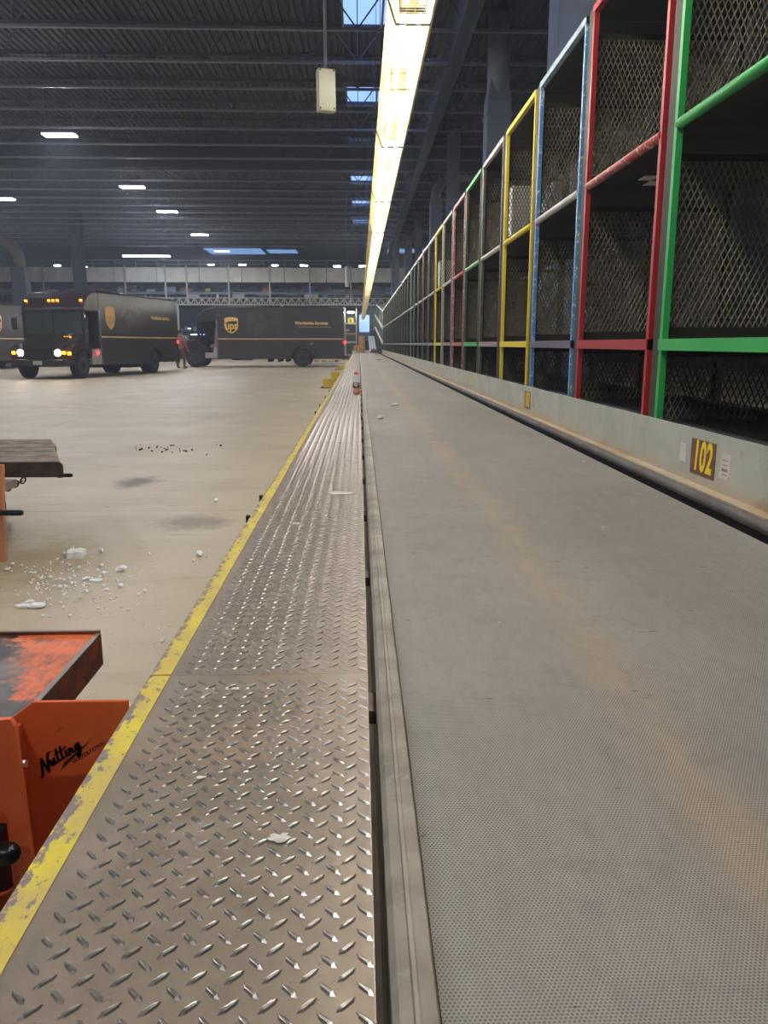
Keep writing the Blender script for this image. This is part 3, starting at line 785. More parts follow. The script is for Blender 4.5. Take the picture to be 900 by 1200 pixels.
def arch(cx, r, z0, x_from, x_to, n_=12):
    """points along a wheel arch from x_from to x_to on the z0 line"""
    a0 = math.asin(max(-1, min(1, (z0-.45)/r)))
    pts = []
    for i in range(n_+1):
        a = (PI-a0)+(a0-(PI-a0))*i/n_ if x_from < x_to else a0+((PI-a0)-a0)*i/n_
        pts.append((cx+r*math.cos(a), .45+r*math.sin(a)))
    return pts
def make_truck(label, loc, rot, lights, face=1):
    t = thing('delivery_truck', label, 'truck', loc, rot)
    W = 1.16
    ex = lambda w0, w1: (lambda u, v, s: (u, w0+(w1-w0)*s, v))
    # cargo body
    poly = [(1.95,.42)]+arch(6.15,.58,.42,0,1)+[(8.2,.42),(8.26,.5),(8.26,2.9),(1.95,2.95)]
    bm = nb()
    prism(bm, poly, ex(-W, -W+.03)); prism(bm, poly, ex(W-.03, W))
    box(bm, 1.95, 8.26, -W+.03, W-.03, 2.88, 2.94); box(bm, 8.22, 8.26, -W+.03, W-.03, .5, 2.9); box(bm, 1.95, 1.99, -W+.03, W-.03, .6, 2.9)
    box(bm, 1.95, 8.2, -W+.03, W-.03, 1.04, 1.1)
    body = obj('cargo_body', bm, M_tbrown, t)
    bm = nb(); tube(bm, ((1.9,-W+.03,2.92),(8.26,-W+.03,2.92)), .045, 8); tube(bm, ((1.9,W-.03,2.92),(8.26,W-.03,2.92)), .045, 8); obj('roof_rail', bm, M_tdark, t)
    bm = nb(); box(bm, 1.98, 8.22, -W-.006, -W+.01, .62, .635); obj('seam', bm, M_chass, body)
    for z, h in ((1.365,.055),(1.53,.008)):
        bm = nb(); box(bm, 1.98, 8.24, -W-.008, -W, z, z+h); box(bm, 1.98, 8.24, W, W+.008, z, z+h); obj('stripe', bm, M_goldd if h > .01 else M_rim, body)
    # shield emblem
    sc = .36
    sh = [(-.92,.95),(-.5,1.08),(0,1.13),(.5,1.08),(.92,.95),(.94,-.1),(.8,-.55),(.45,-.88),(0,-1.12),(-.45,-.88),(-.8,-.55),(-.94,-.1)]
    T = lambda k, d: (lambda u, v, s: (2.66+u*sc*k, -W-.006-d-s*.003, 2.05+v*sc*k))
    bm = nb(); prism(bm, sh, T(1, 0)); em = obj('shield_emblem', bm, M_gold, body)
    if face == 1:
        bm = nb(); s2 = [(-.92,.42),(-.3,.62),(.3,.70),(.92,.70),(.94,-.1),(.8,-.55),(.45,-.88),(0,-1.12),(-.45,-.88),(-.8,-.55),(-.94,-.1)]
        prism(bm, s2, T(.86, .004)); obj('shield_field', bm, M_tdark, em)
        text_mesh('lettering', 'ups', .52, M_gold, em, Matrix.Translation((2.66, -W-.016, 2.03)) @ Matrix.Rotation(PI/2, 4, 'X'), .85, 0, .014)
    else:
        text_mesh('lettering', 'ups', .52, M_goldd, em, Matrix.Translation((2.66, -W-.016, 2.03)) @ Matrix.Rotation(PI/2, 4, 'X'), .85, 0, .014)
    text_mesh('lettering', 'Worldwide Services', .2, M_gold, body, Matrix.Translation((6.65, -W-.009, 2.16)) @ Matrix.Rotation(PI/2, 4, 'X'), 1, 0, .008)
    if face == 1: text_mesh('lettering', 'Synchronizing the world of commerce', .105, M_goldd, body, Matrix.Translation((6.8, -W-.009, 1.98)) @ Matrix.Rotation(PI/2, 4, 'X'), 1, 0, 0)
    # cab
    roof = [(1.96,2.22),(.93,2.22),(.90,2.32),(.98,2.48),(1.15,2.68),(1.45,2.86),(1.96,2.95)]
    bm = nb(); prism(bm, roof, ex(-W, W)); obj('cab_roof', bm, M_tdark, t, bevel=.05, seg=3)
    # hood, narrower towards the nose
    bm = nb(); secs = []
    for x, hw, z0, z1 in ((0,.74,.62,1.02),(.10,.80,.5,1.2),(.5,.92,.5,1.38),(.95,1.02,.5,1.52)):
        ring = [(-hw,z0),(hw,z0),(hw,z1-.1),(hw-.15,z1),(-hw+.15,z1),(-hw,z1-.1)]
        secs.append([bm.verts.new((x, y, z)) for y, z in ring])
    for a, b in zip(secs, secs[1:]):
        for i in range(6): bm.faces.new((a[i], a[(i+1) % 6], b[(i+1) % 6], b[i]))
    bm.faces.new(secs[0]); bm.faces.new(secs[-1][::-1]); hood = obj('hood', bm, M_tdark, t, bevel=.04, seg=3)
    # fenders with arches
    fen = arch(.78,.56,.5,0,1)+[(1.3,.5),(1.36,.95),(1.2,1.16),(.25,1.08),(.10,.95),(.12,.5)]
    for y0, y1 in ((-1.12,-.78),(.78,1.12)):
        bm = nb(); prism(bm, [(.12,.5)]+arch(.78,.56,.5,0,1)+[(1.36,.5),(1.36,1.05),(1.1,1.2),(.35,1.12),(.08,.98)], ex(y0, y1)); obj('fender', bm, M_tdark, t, bevel=.03)
    bm = nb(); prism(bm, [(-.13,-.99),(-.13,.99),(.12,1.12),(.12,-1.12)], lambda u, v, s: (u, v, .42+.22*s)); obj('bumper', bm, M_chass, t, bevel=.03)
    bm = nb()
    for i in range(5): box(bm, -.03, .02, -.5, .5, .68+.075*i, .71+.075*i)
    box(bm, -.035, .02, -.54, -.5, .66, 1.02); box(bm, -.035, .02, .5, .54, .66, 1.02); obj('grille', bm, M_chass, t)
    bm = nb(); box(bm, -.15, -.14, -.16, .16, .47, .6); pl = obj('license_plate', bm, M_white, t)
    for y in (-.68, .68):
        bm = nb(); tube(bm, ((-.03,y,.86),(.06,y,.86)), .11, 16); hl = obj('headlight', bm, M_head if lights else M_chrome, t)
        bm = nb(); tube(bm, ((-.02,y,.86),(.07,y,.86)), .13, 16); obj('bezel', bm, M_chrome, hl)
    for p in ((-.02,-.9,.86),(.02,-1.07,.84),(-.02,.93,.86)):
        bm = nb(); box(bm, p[0]-.02, p[0]+.03, p[1]-.06, p[1]+.06, p[2]-.05, p[2]+.05); obj('turn_signal', bm, M_amber if lights else M_redoff, t, bevel=.015)
    for y in (-1.02, 1.02, -.16, 0, .16):
        bm = nb(); box(bm, 1.0, 1.08, y-.032, y+.032, 2.56, 2.62); obj('marker_light', bm, M_amber if lights else M_redoff, t, bevel=.01)
    for y in (-.84,-.74,-.64):
        bm = nb(); box(bm, .52, .55, y-.022, y+.022, 1.36, 1.395); obj('hood_lamp', bm, M_amber if lights else M_redoff, t)
    # windshield
    for y0, y1 in ((-1.05,-.03),(.03,1.05)):
        bm = nb(); prism(bm, [(.93,1.5),(.97,1.5),(1.0,2.22),(.96,2.22)], ex(y0, y1)); obj('windshield', bm, M_glass, t)
    bm = nb(); prism(bm, [(.92,1.48),(.98,1.48),(1.01,2.24),(.95,2.24)], ex(-.03, .03))
    obj('windshield_divider', bm, M_tdark, t)
    for a in (-1.12, 1.04): bm = nb(); prism(bm, [(.92,1.1),(1.02,1.1),(1.05,2.26),(.95,2.26)], ex(a, a+.08)); obj('cab_pillar', bm, M_tdark, t)
    bx('door_pillar', M_chrome, t, 1.9, 1.97, -W-.003, -W+.06, .45, 2.3)
    bm = nb(); box(bm, .95, 1.96, W-.05, W, .5, 2.26); box(bm, .9, 1.96, -W+.06, W-.05, .55, .62); box(bm, .92, 1.1, -1.05, 1.05, .6, 1.5); obj('cab_interior', bm, M_chass, t)
    bm = nb(); prism(bm, [(1.3,.45),(1.95,.45),(1.95,.98),(1.75,.98),(1.7,.72),(1.3,.72)], ex(-W+.01, -W+.32)); st = obj('step_well', bm, M_white, t)
    bm = nb(); box(bm, 1.62, 1.72, -W-.004, -W+.01, .8, .9); obj('red_reflector', bm, M_redl if lights else M_redoff, st)
    bm = nb(); prism(bm, [(1.45,.95),(1.85,.95),(1.85,1.1),(1.9,1.9),(1.78,1.95),(1.7,1.15),(1.45,1.12)], ex(-.75,-.25)); obj('driver_seat', bm, mat('seat_vinyl', (120,120,104), .6), t, bevel=.04)
    bm = nb(); tube(bm, [(1.2+.2*math.cos(2*PI*i/16)*.4, -.5+.2*math.sin(2*PI*i/16), 1.5+.2*math.cos(2*PI*i/16)) for i in range(17)], .018, 6); obj('steering_wheel', bm, M_chass, t)
    for y in (-1, 1):
        bm = nb(); tube(bm, ((.95, y*1.12, 2.15),(.72, y*1.32, 2.1),(.72, y*1.32, 1.55),(.95, y*1.12, 1.5)), .015, 6); mo = obj('mirror_bracket', bm, M_chrome, t)
        bm = nb(); box(bm, .70, .76, y*1.32-.1, y*1.32+.1, 1.62, 2.02); obj('mirror', bm, M_chass, mo, bevel=.02)
    bm = nb(); box(bm, .2, 8.1, -.45, .45, .4, .6); box(bm, 2.6, 3.6, -1.0, -.5, .35, .6); box(bm, 6.0, 6.3, -.8, .8, .38, .52)
    for x in (4.4, 4.9, 5.3): box(bm, x, x+.12, -.9, .9, .26, .45)
    obj('chassis', bm, M_chass, t)
    for x, y, dual in ((.78,-.96,0),(.78,.96,0),(6.15,-.93,1),(6.15,.93,1)):
        sg = -1 if y < 0 else 1; w = .26 if not dual else .46
        bm = nb(); yo = y+sg*.13; yi = yo-sg*w
        tube(bm, ((x,yi,.45),(x,yi+sg*.03,.45),(x,yo-sg*.03,.45),(x,yo,.45)), [.40,.45,.45,.40], 28); wh = obj('wheel', bm, M_rub, t)
        bm = nb(); tube(bm, ((x,yo,.45),(x,yo+sg*.015,.45)), .25, 20)
        obj('rim', bm, M_rim, wh)
        bm = nb(); tube(bm, ((x,yo,.45),(x,yo+sg*.07,.45)), .10, 14); tube(bm, ((x,yo,.45),(x,yo+sg*.018,.45)), .19, 14, 0); obj('hub', bm, M_chass, wh)
    for y in (-1.0, 1.0):
        bm = nb(); box(bm, 8.26, 8.30, y-.07, y+.07, 1.15, 1.3); obj('tail_light', bm, M_redl, t, bevel=.02)
    bm = nb(); box(bm, 8.14, 8.24, -W-.02, -W, 1.18, 1.30); obj('side_marker', bm, M_redl if lights else M_redoff, t, bevel=.01)
    bm = nb(); box(bm, 6.55, 6.7, -W-.012, -W, 1.14, 1.18); obj('fuel_cap', bm, M_chrome, t)
    bm = nb(); box(bm, 8.2, 8.5, -1.1, 1.1, .42, .56); obj('rear_bumper', bm, M_chass, t, bevel=.02)
    return t
YT2 = 42.0
q = at_z(403, 428.5, 0)
xr = at_y(404, 400, YT2-1.16).x
make_truck('brown parcel truck seen side-on with gold shield emblem and Worldwide Services lettering', (xr-8.3, YT2, 0), 0, 0)
a = math.radians(78)
fw = at_z(96, 443.5, 0)   # front left wheel contact
off = Matrix.Rotation(a, 3, 'Z') @ Vector((.78, -1.0, 0))
make_truck('brown parcel truck coming head-on with lit headlights and amber roof lights', (fw.x-off.x, fw.y-off.y, 0), a, 1, 2)
make_truck('grey-lit parcel truck cut by the left picture edge, behind the head-on truck', (-17.75, 35.0, 0), math.radians(86), 0)

# a lit strip on the back of truck 2's neighbours is left to the lamps

# ------------------------------------------------------------------ people
def person(label, loc, rot, shirt, trouser):
    t = thing('person', label, 'person', loc, rot)
    J = {'pel':(0,0,.95,.14,.11),'wai':(0,0,1.1,.135,.10),'che':(0,.0,1.32,.17,.13),'nek':(0,.0,1.47,.06,.06),'hd0':(0,-.01,1.56,.07,.08),'hd1':(0,-.015,1.66,.085,.095),'hd2':(0,-.01,1.74,.06,.07)}
    vs = []; ed = []; rd = []
    idx = {}
    def v(k, p, r): idx[k] = len(vs); vs.append(p); rd.append(r if isinstance(r, tuple) else (r, r))
    for k, p in J.items(): v(k, p[:3], p[3:])
    ed += [('pel','wai'),('wai','che'),('che','nek'),('nek','hd0'),('hd0','hd1'),('hd1','hd2')]
    for s in (-1, 1):
        S = str(s); dy = .07*s
        v('sh'+S, (s*.19, 0, 1.38), .065); v('el'+S, (s*.26, .02, 1.12), .047); v('wr'+S, (s*.25, -.10, .90), .032); v('pa'+S, (s*.245, -.14, .83), (.036,.018))
        ed += [('che','sh'+S),('sh'+S,'el'+S),('el'+S,'wr'+S),('wr'+S,'pa'+S)]
        for i, L_ in enumerate((.06,.07,.065,.052)):
            v('f%d'%i+S, (s*.245+(i-1.5)*.004, -.165+(i-1.5)*.016, .83-L_*.5), .0085); v('g%d'%i+S, (s*.235, -.155+(i-1.5)*.016, .83-L_), .007)
            ed += [('pa'+S,'f%d'%i+S),('f%d'%i+S,'g%d'%i+S)]
        v('th'+S, (s*.225,-.155,.86), .009); v('ti'+S, (s*.215,-.165,.82), .008); ed += [('wr'+S,'th'+S),('th'+S,'ti'+S)]
        v('hi'+S, (s*.09, 0, .90), .10); v('kn'+S, (s*.11, -.03+dy*.4, .49), .065); v('an'+S, (s*.115, .03+dy, .09), .045); v('to'+S, (s*.125, -.12+dy, .045), .042)
        ed += [('pel','hi'+S),('hi'+S,'kn'+S),('kn'+S,'an'+S),('an'+S,'to'+S)]
    me = bpy.data.meshes.new('body'); me.from_pydata(vs, [(idx[a_], idx[b_]) for a_, b_ in ed], [])
    n = N('uniform_and_skin'); sp = n.sep()
    c = n.mix(n.math('GREATER_THAN', sp[2], .93), lin(trouser), lin(shirt))
    sk = n.math('MAXIMUM', n.math('GREATER_THAN', sp[2], 1.5), n.math('MULTIPLY', n.math('LESS_THAN', sp[2], .89), n.math('GREATER_THAN', n.math('ABSOLUTE', sp[0]), .19)))
    c = n.mix(sk, c, lin((168,120,94))); c = n.mix(n.math('LESS_THAN', sp[2], .1), c, lin((26,24,24)))
    n.base(c); n.set(.7); me.materials.append(n.m)
    o = bpy.data.objects.new('body', me); C.objects.link(o); o.parent = t
    m1 = o.modifiers.new('skin', 'SKIN'); m1.use_smooth_shade = True
    for i, r in enumerate(rd): me.skin_vertices[0].data[i].radius = r
    me.skin_vertices[0].data[0].use_root = True
    m2 = o.modifiers.new('sub', 'SUBSURF'); m2.levels = m2.render_levels = 2
    bm = nb(); bmesh.ops.create_uvsphere(bm, u_segments=16, v_segments=10, radius=1)
    for w in bm.verts:
        w.co = Vector((w.co.x*.095, w.co.y*.108+.012, w.co.z*.085+1.73))
    for f in bm.faces: f.smooth = True
    obj('hair', bm, mat('dark_hair', (40,30,26), .8), t)
    bm = nb(); tube(bm, ((0,-.10,1.655),(0,-.128,1.64),(0,-.10,1.625)), [.008,.016,.012], 6)
    obj('nose', bm, mat('skin', (168,120,94), .6), t)
    bm = nb()
    for s in (-1, 1): tube(bm, ((s*.035,-.092,1.685),(s*.035,-.105,1.685)), .011, 8)
    obj('eyes', bm, M_black, t)
    bm = nb(); box(bm, -.025, .025, -.108, -.09, 1.598, 1.606); obj('mouth', bm, mat('lips', (130,70,62), .6), t)
    bm = nb()
    for s in (-1, 1): box(bm, s*.098-.008, s*.098+.008, -.01, .02, 1.64, 1.70)
    obj('ears', bm, bpy.data.materials['skin'], t, bevel=.006)
    return t
q = at_z(213, 432, 0)
person('person in brown shirt and trousers standing between the two trucks', (q.x, q.y, 0), 2.6, (132,88,60), (84,58,44)).scale = (1.25,1.2,1)
q = at_z(203, 429, 0)
person('person almost hidden behind the head-on truck, only legs in view', (q.x, q.y+1.0, 0), 1.2, (60,46,38), (40,32,28))

# ------------------------------------------------------------------ yellow blocks beside the walkway
def chock(px, py, w, h, lab):
    q = at_z(px, py, 0)
    t = thing('wheel_stop', lab, 'wheel stop', (q.x, q.y, 0), 0, 'yellow wheel stops by the walkway')
    bm = nb(); prism(bm, [(-w*.38,.02),(w*.38,.02),(w*.42,h*.35),(w*.5,h*.5),(w*.5,h*.9),(w*.42,h),(-w*.42,h),(-w*.5,h*.9),(-w*.5,h*.5),(-w*.42,h*.35)], lambda u, v, s: (u, s*.22, v)); obj('block', bm, M_chock, t, bevel=.012)
    bm = nb(); box(bm, -w*.7, w*.7, -.05, .27, 0, .02); obj('foot_plate', bm, M_woodsteel, t)
    bm = nb()
    for s_ in (-1, 1): tube(bm, ((s_*w*.58, .1, .02),(s_*w*.58, .1, .045)), .018, 8)
    obj('bolt', bm, M_dark, t)
chock(385, 455, .30, .25, 'nearest yellow wheel stop on the floor left of the walkway')
chock(393, 446.5, .28, .28, 'middle yellow wheel stop, half hidden by the walkway')
chock(399, 433.5, .36, .2, 'farthest yellow wheel stop near the side-on truck')

# ------------------------------------------------------------------ orange hand cart, near left
t = thing('platform_cart', 'orange steel platform cart with scuffed black deck and Nutting logo, beside the walkway', 'cart', (-1.05, 1.5, 0))
X1 = -.607; YF = 1.745; YN = .82; X0 = -1.5
bm = nb(); prism(bm, [(X0,YN),(X1,YN),(X1,YF),(X0,YF)], lambda u, v, s: (u, v, .485+.012*s)); obj('deck', bm, M_deckor, t, True)
bm = nb()
box(bm, X0, X1+.006, YF, YF+.008, .425, .503); obj('deck_lip', bm, M_sootor, t, True)
bm = nb(); box(bm, X1, X1+.008, YN, YF+.008, .42, .4975); obj('side_beam', bm, M_sootor, t, True, bevel=.003)
bm = nb(); box(bm, X1-.002, X1+.009, YN, YF, .4976, .5005); box(bm, X0, X1+.006, YF, YF+.009, .503, .506); obj('bare_edge', bm, M_edge, t, True)
bm = nb(); box(bm, X0, X1-.02, YN+.02, YN+.07, .40, .484); box(bm, X0, X1-.02, YF-.1, YF-.05, .40, .484); obj('cross_member', bm, M_orange, t, True)
for x, y in ((X0+.12, YN+.15),(X0+.12, YF-.15),(X1-.12, YF-.15)):
    bm = nb(); box(bm, x-.03, x+.03, y-.05, y+.05, .2, .42)
    fk = obj('caster_fork', bm, M_orange, t, True)
    bm = nb(); tube(bm, ((x-.025, y, .1),(x+.025, y, .1)), .10, 22); w = obj('wheel', bm, M_rub, t, True)
# end bracket with the logo, facing the camera
YB = 1.30
p_ = [at_y(-6,812,YB), at_y(36,820,YB), at_y(149,825,YB)]
bm = nb()
xl, xm, xr_ = at_y(27,900,YB).x, at_y(38,820,YB).x, -.408
zt = at_y(90,822,YB).z
prism(bm, [(xm-.10, .12),(xr_, .12),(xr_, zt),(xm, zt),(xm-.10, zt-.075)], lambda u, v, s: (u, YB+.008*s, v)); br = obj('logo_plate', bm, M_orange, t, True, bevel=.002)
# web folding towards the near plate
bm = nb(); prism(bm, [(xm-.03,YB),(xm-.022,YB),(xm-.045,1.12),(xm-.055,1.12)], lambda u, v, s: (u, v, .12+(zt-.16)*s)); obj('web_plate', bm, M_orange, t, True)
# near plate with slot
YA = 1.12
xa1 = at_y(22,900,YA).x; za = at_y(15,843,YA).z
bm = nb()
outer = [(xa1+.012,.10),(xa1,za-.012),(xa1-.006,za),(xa1-.32,za-.02),(xa1-.32,.10)]
sx = at_y(14,1000,YA).x; zs1 = at_y(8,944,YA).z; zs0 = at_y(8,1050,YA).z
inner = []
cx = sx-.03
for i in range(13): a_ = PI*i/12; inner.append((cx+.03*math.cos(a_), zs1-.03+.03*math.sin(a_)))
for i in range(13): a_ = PI+PI*i/12; inner.append((cx+.03*math.cos(a_), zs0+.03+.03*math.sin(a_)))
def loop(pts, y): 
    v_ = [bm.verts.new((u, y, w)) for u, w in pts]; return v_, [bm.edges.new((v_[i], v_[(i+1) % len(v_)])) for i in range(len(v_))]
rings = []
for y in (YA, YA+.01):
    vo, eo = loop(outer, y); vi, ei = loop(inner, y); bmesh.ops.triangle_fill(bm, use_beauty=True, edges=eo+ei); rings.append((vo, vi))
for k in (0, 1):
    a_, b_ = rings[0][k], rings[1][k]
    for i in range(len(a_)): bm.faces.new((a_[i], a_[(i+1) % len(a_)], b_[(i+1) % len(b_)], b_[i]))
obj('slotted_plate', bm, M_orange, t, True)
q = at_y(24, 1000, 1.09)
bm = nb(); r = .017
pts = [(q.x-.2, 1.09, q.z),(q.x-.018, 1.09, q.z)]+[(q.x-.017+.017*math.sin(PI/2*i/5), 1.09, q.z) for i in range(6)]
rr = [r, r]+[max(.001, r*math.cos(PI/2*i/5)) for i in range(6)]
tube(bm, pts, rr, 18); obj('latch_handle', bm, M_blkmetal, t, True)
bm = nb(); box(bm, q.x-.09, q.x-.055, 1.085, 1.17, .2, q.z); obj('latch_arm', bm, M_blkmetal, t, True)
q = at_y(24, 895, 1.2)
bm = nb(); tube(bm, ((q.x-.02, 1.2, q.z),(q.x-.004, 1.2, q.z)), .0095, 6, smooth=False); tube(bm, ((q.x-.004, 1.2, q.z),(q.x+.010, 1.2, q.z)), .006, 10); obj('bolt', bm, M_bolt, t, True)
# logo lettering
M_ink = mat('black_logo_ink', (34,24,20), .5, 0, (44,28,22), 60, (150,70,40), 90, .68)
qa = at_y(50, 905, YB-.001); qb = at_y(118, 862, YB-.001)
ang = math.atan2(qb.z-qa.z, qb.x-qa.x); ln = (qb-qa).length
Mx = Matrix.Translation((qa+qb)/2-Vector(t.location)) @ Matrix.Rotation(PI/2, 4, 'X') @ Matrix.Rotation(ang, 4, 'Z')
LT = {  # script strokes: x, y in units of x-height
 'N': [[(-.35,-.55),(-.2,-.62),(0,-.3),(.25,.9),(.42,1.9)],[(.42,1.9),(.6,1.2),(.95,-.1),(1.1,-.5)],[(1.1,-.5),(1.25,.6),(1.5,1.75),(1.75,2.1),(2.1,2.0)]],
 'u': [[(0,.95),(-.02,.3),(.15,0),(.4,.15),(.62,.95)],[(.62,.95),(.6,.2),(.75,0),(.95,.2)]],
 't': [[(.12,1.9),(.05,.3),(.2,0),(.45,.2)],[(-.25,1.25),(.6,1.32)]],
 'i': [[(.1,.95),(.05,.2),(.2,0),(.42,.2)],[(.13,1.35),(.16,1.5)]],
 'n': [[(0,.95),(.02,0)],[(.02,.4),(.3,.9),(.52,.8),(.52,.2),(.66,0),(.85,.2)]],
 'g': [[(.6,.8),(.3,.98),(.02,.6),(.12,.1),(.4,.08),(.62,.5),(.68,.95)],[(.68,.95),(.66,-.3),(.4,-.95),(.02,-.8),(.2,-.3),(.95,.25)]]}
bm = nb(); cx_ = -.064; u_ = .0122
for ch, adv in zip('Nutting', (1.75,1.15,.75,.75,.6,1.05,1.0)):
    for st in LT[ch]:
        pts = []
        for a_, b_ in zip(st, st[1:]):
            for k in range(4): pts.append((a_[0]+(b_[0]-a_[0])*k/4, a_[1]+(b_[1]-a_[1])*k/4))
        pts.append(st[-1])
        pts = [(cx_+(x_+.42*y_)*u_, y_*u_) for x_, y_ in pts]
        for _ in range(2): pts = [pts[0]]+[((pts[i-1][0]+2*pts[i][0]+pts[i+1][0])/4, (pts[i-1][1]+2*pts[i][1]+pts[i+1][1])/4) for i in range(1, len(pts)-1)]+[pts[-1]]
        nx, ny = .0021*math.cos(-.25), .0021*math.sin(-.25); ex_, ey_ = -ny*.42, nx*.42
        qs = [[bm.verts.new(Mx @ Vector((p[0]+sx_*nx+sy_*ex_, p[1]+sx_*ny+sy_*ey_, .0004))) for sx_, sy_ in ((-1,-1),(1,-1),(1,1),(-1,1))] for p in pts]
        for A_, B_ in zip(qs, qs[1:]):
            for i in range(4): bm.faces.new((A_[i], A_[(i+1) % 4], B_[(i+1) % 4], B_[i]))
        for A_ in qs: bm.faces.new(A_)
    cx_ += adv*u_
obj('logo', bm, M_ink, br)
bw = Vector(br.location)
text_mesh('logo_caption', 'WATERTOWN', .0105, M_ink, br, Mx @ Matrix.Translation((.026, -.0145, 0)), 1.0, .2, 0, .0002)
bm = nb()
for pts in ([(-.04,-.016),(-.02,-.004),(.02,.0),(.052,.007),(.02,-.003),(-.02,-.010),(-.032,-.012)],):
    prism(bm, pts, lambda u, v, s: tuple(Mx @ Vector((u, v-.001, .0004*s)))); 
obj('logo_swoosh', bm, M_ink, br)
# small rubber bumper on the walkway edge near the cart
q = at_z(153, 822, .52)
bm = nb(); tube(bm, ((-.432, q.y, .49),(-.404, q.y, .49)), .022, 16); o = obj('edge_bumper', bm, M_chock); tag(o, 'round yellow-painted bumper on the walkway edge beside the orange cart', 'bumper')
o.location.z = 0

# ------------------------------------------------------------------ wooden deck cart, farther left
ca = at_z(72, 541, .52); cb = at_z(62, 515, .52); 
t = thing('platform_cart', 'weathered wood-topped cart with dark beam and chain at the left edge', 'cart', (ca.x-.8, ca.y+.5, 0))
dirr = (cb-ca); dn = Vector((dirr.x, dirr.y, 0)); W2 = Vector((-1.7, -.04, 0))
def q4(z0, z1, ins=0):
    a_ = Vector((ca.x, ca.y, 0)); b_ = a_+dn
    return [a_, b_, b_+W2, a_+W2]
bm = nb(); P4 = q4(0, 0); nb_ = 5
for i in range(nb_):
    f0, f1 = i/nb_+.006, (i+1)/nb_-.006; j = random.uniform(-.012, .012)
    a_, b_ = P4[0]+dn*f0, P4[0]+dn*f1; e = Vector((j, 0, 0))
    prism(bm, [(a_+e), (b_+e), (b_+W2), (a_+W2)] and [((a_+e).x,(a_+e).y), ((b_+e).x,(b_+e).y), ((b_+W2).x,(b_+W2).y), ((a_+W2).x,(a_+W2).y)], lambda u, v, s: (u, v, .49+.03*s+random.uniform(0,.003)*s))
obj('deck_boards', bm, M_wood, t, True)
bm = nb(); y = ca.y-.01
pr = [(ca.x+.005, .44),(ca.x+.012,.455),(ca.x+.012,.505),(ca.x-.004,.522),(ca.x-1.7,.522),(ca.x-1.7,.44)]
prism(bm, pr, lambda u, v, s: (u, y-.012*s, v)); obj('front_beam', bm, M_woodsteel, t, True, bevel=.003)
bm = nb(); prism(bm, [(ca.x+.0,ca.y),(ca.x+.0+dn.x,ca.y+dn.y),(ca.x-.03+dn.x,ca.y+dn.y),(ca.x-.03,ca.y)], lambda u, v, s: (u, v, .43+.06*s)); obj('side_beam', bm, M_woodsteel, t, True)
q = at_y(85, 557, ca.y+.05); bm = nb(); tube(bm, ((q.x-.4, ca.y+.05, q.z),(q.x-.008, ca.y+.05, q.z),(q.x, ca.y+.05, q.z)), [.011,.011,.008], 12); obj('hitch_pin', bm, M_blkmetal, t, True)
bm = nb()
qa, qb = at_y(29, 562, ca.y+.1), at_y(4, 575, ca.y-.1)
for i in range(6):
    c0 = qa.lerp(qb, (i+.5)/6); d = (qb-qa).normalized()*.026; w = Vector((0,.016,0)) if i % 2 else Vector((0,0,.016))
    tube(bm, [c0+d*math.cos(2*PI*k/12)+w*math.sin(2*PI*k/12) for k in range(13)], .0045, 6, cap=False)
obj('chain', bm, M_blkmetal, t, True)
bm = nb()
for x, yy in ((ca.x-1.5, ca.y+.2),(ca.x-1.5, ca.y+.8),(ca.x-.75, ca.y+.8)): box(bm, x-.03, x+.03, yy-.04, yy+.04, .2, .44)
obj('caster_fork', bm, M_orange, t, True)
for x, yy in ((ca.x-1.5, ca.y+.2),(ca.x-1.5, ca.y+.8),(ca.x-.75, ca.y+.8)):
    bm = nb(); tube(bm, ((x-.025, yy, .1),(x+.025, yy, .1)), .10, 20); obj('wheel', bm, M_rub, t, True)
t2 = thing('platform_cart', 'orange cart end with black pin at the left edge, in front of the wooden cart', 'cart', (-2.3, 3.9, 0))
YC = 3.9; q0, q1 = at_y(4, 545, YC), at_y(3.5, 606, YC)
bm = nb(); prism(bm, [(q1.x,q1.z-.02),(q1.x-.012,0.08),(q1.x-.5,.08),(q1.x-.5,q0.z),(q0.x-.006,q0.z)], lambda u, v, s: (u, YC+.03*s, v)); obj('end_plate', bm, mat('faded_orange_paint', (188,122,84), .5), t2, True, bevel=.004)
q = at_y(27, 601, YC-.02); bm = nb(); tube(bm, ((q.x-.3, YC-.02, q.z),(q.x-.01, YC-.02, q.z),(q.x, YC-.02, q.z)), [.014,.014,.010], 14); obj('hitch_pin', bm, M_blkmetal, t2, True)
bm = nb(); box(bm, q0.x-.8, q0.x-.1, YC+.03, YC+.36, .4, .44); obj('deck', bm, M_wood, t2, True)
bm = nb(); tube(bm, ((q0.x-.4, YC+.3, .1),(q0.x-.34, YC+.3, .1)), .10, 20); obj('wheel', bm, M_rub, t2, True)
bm = nb(); box(bm, q0.x-.41, q0.x-.33, YC+.26, YC+.34, .2, .42); obj('caster_fork', bm, M_orange, t2, True)

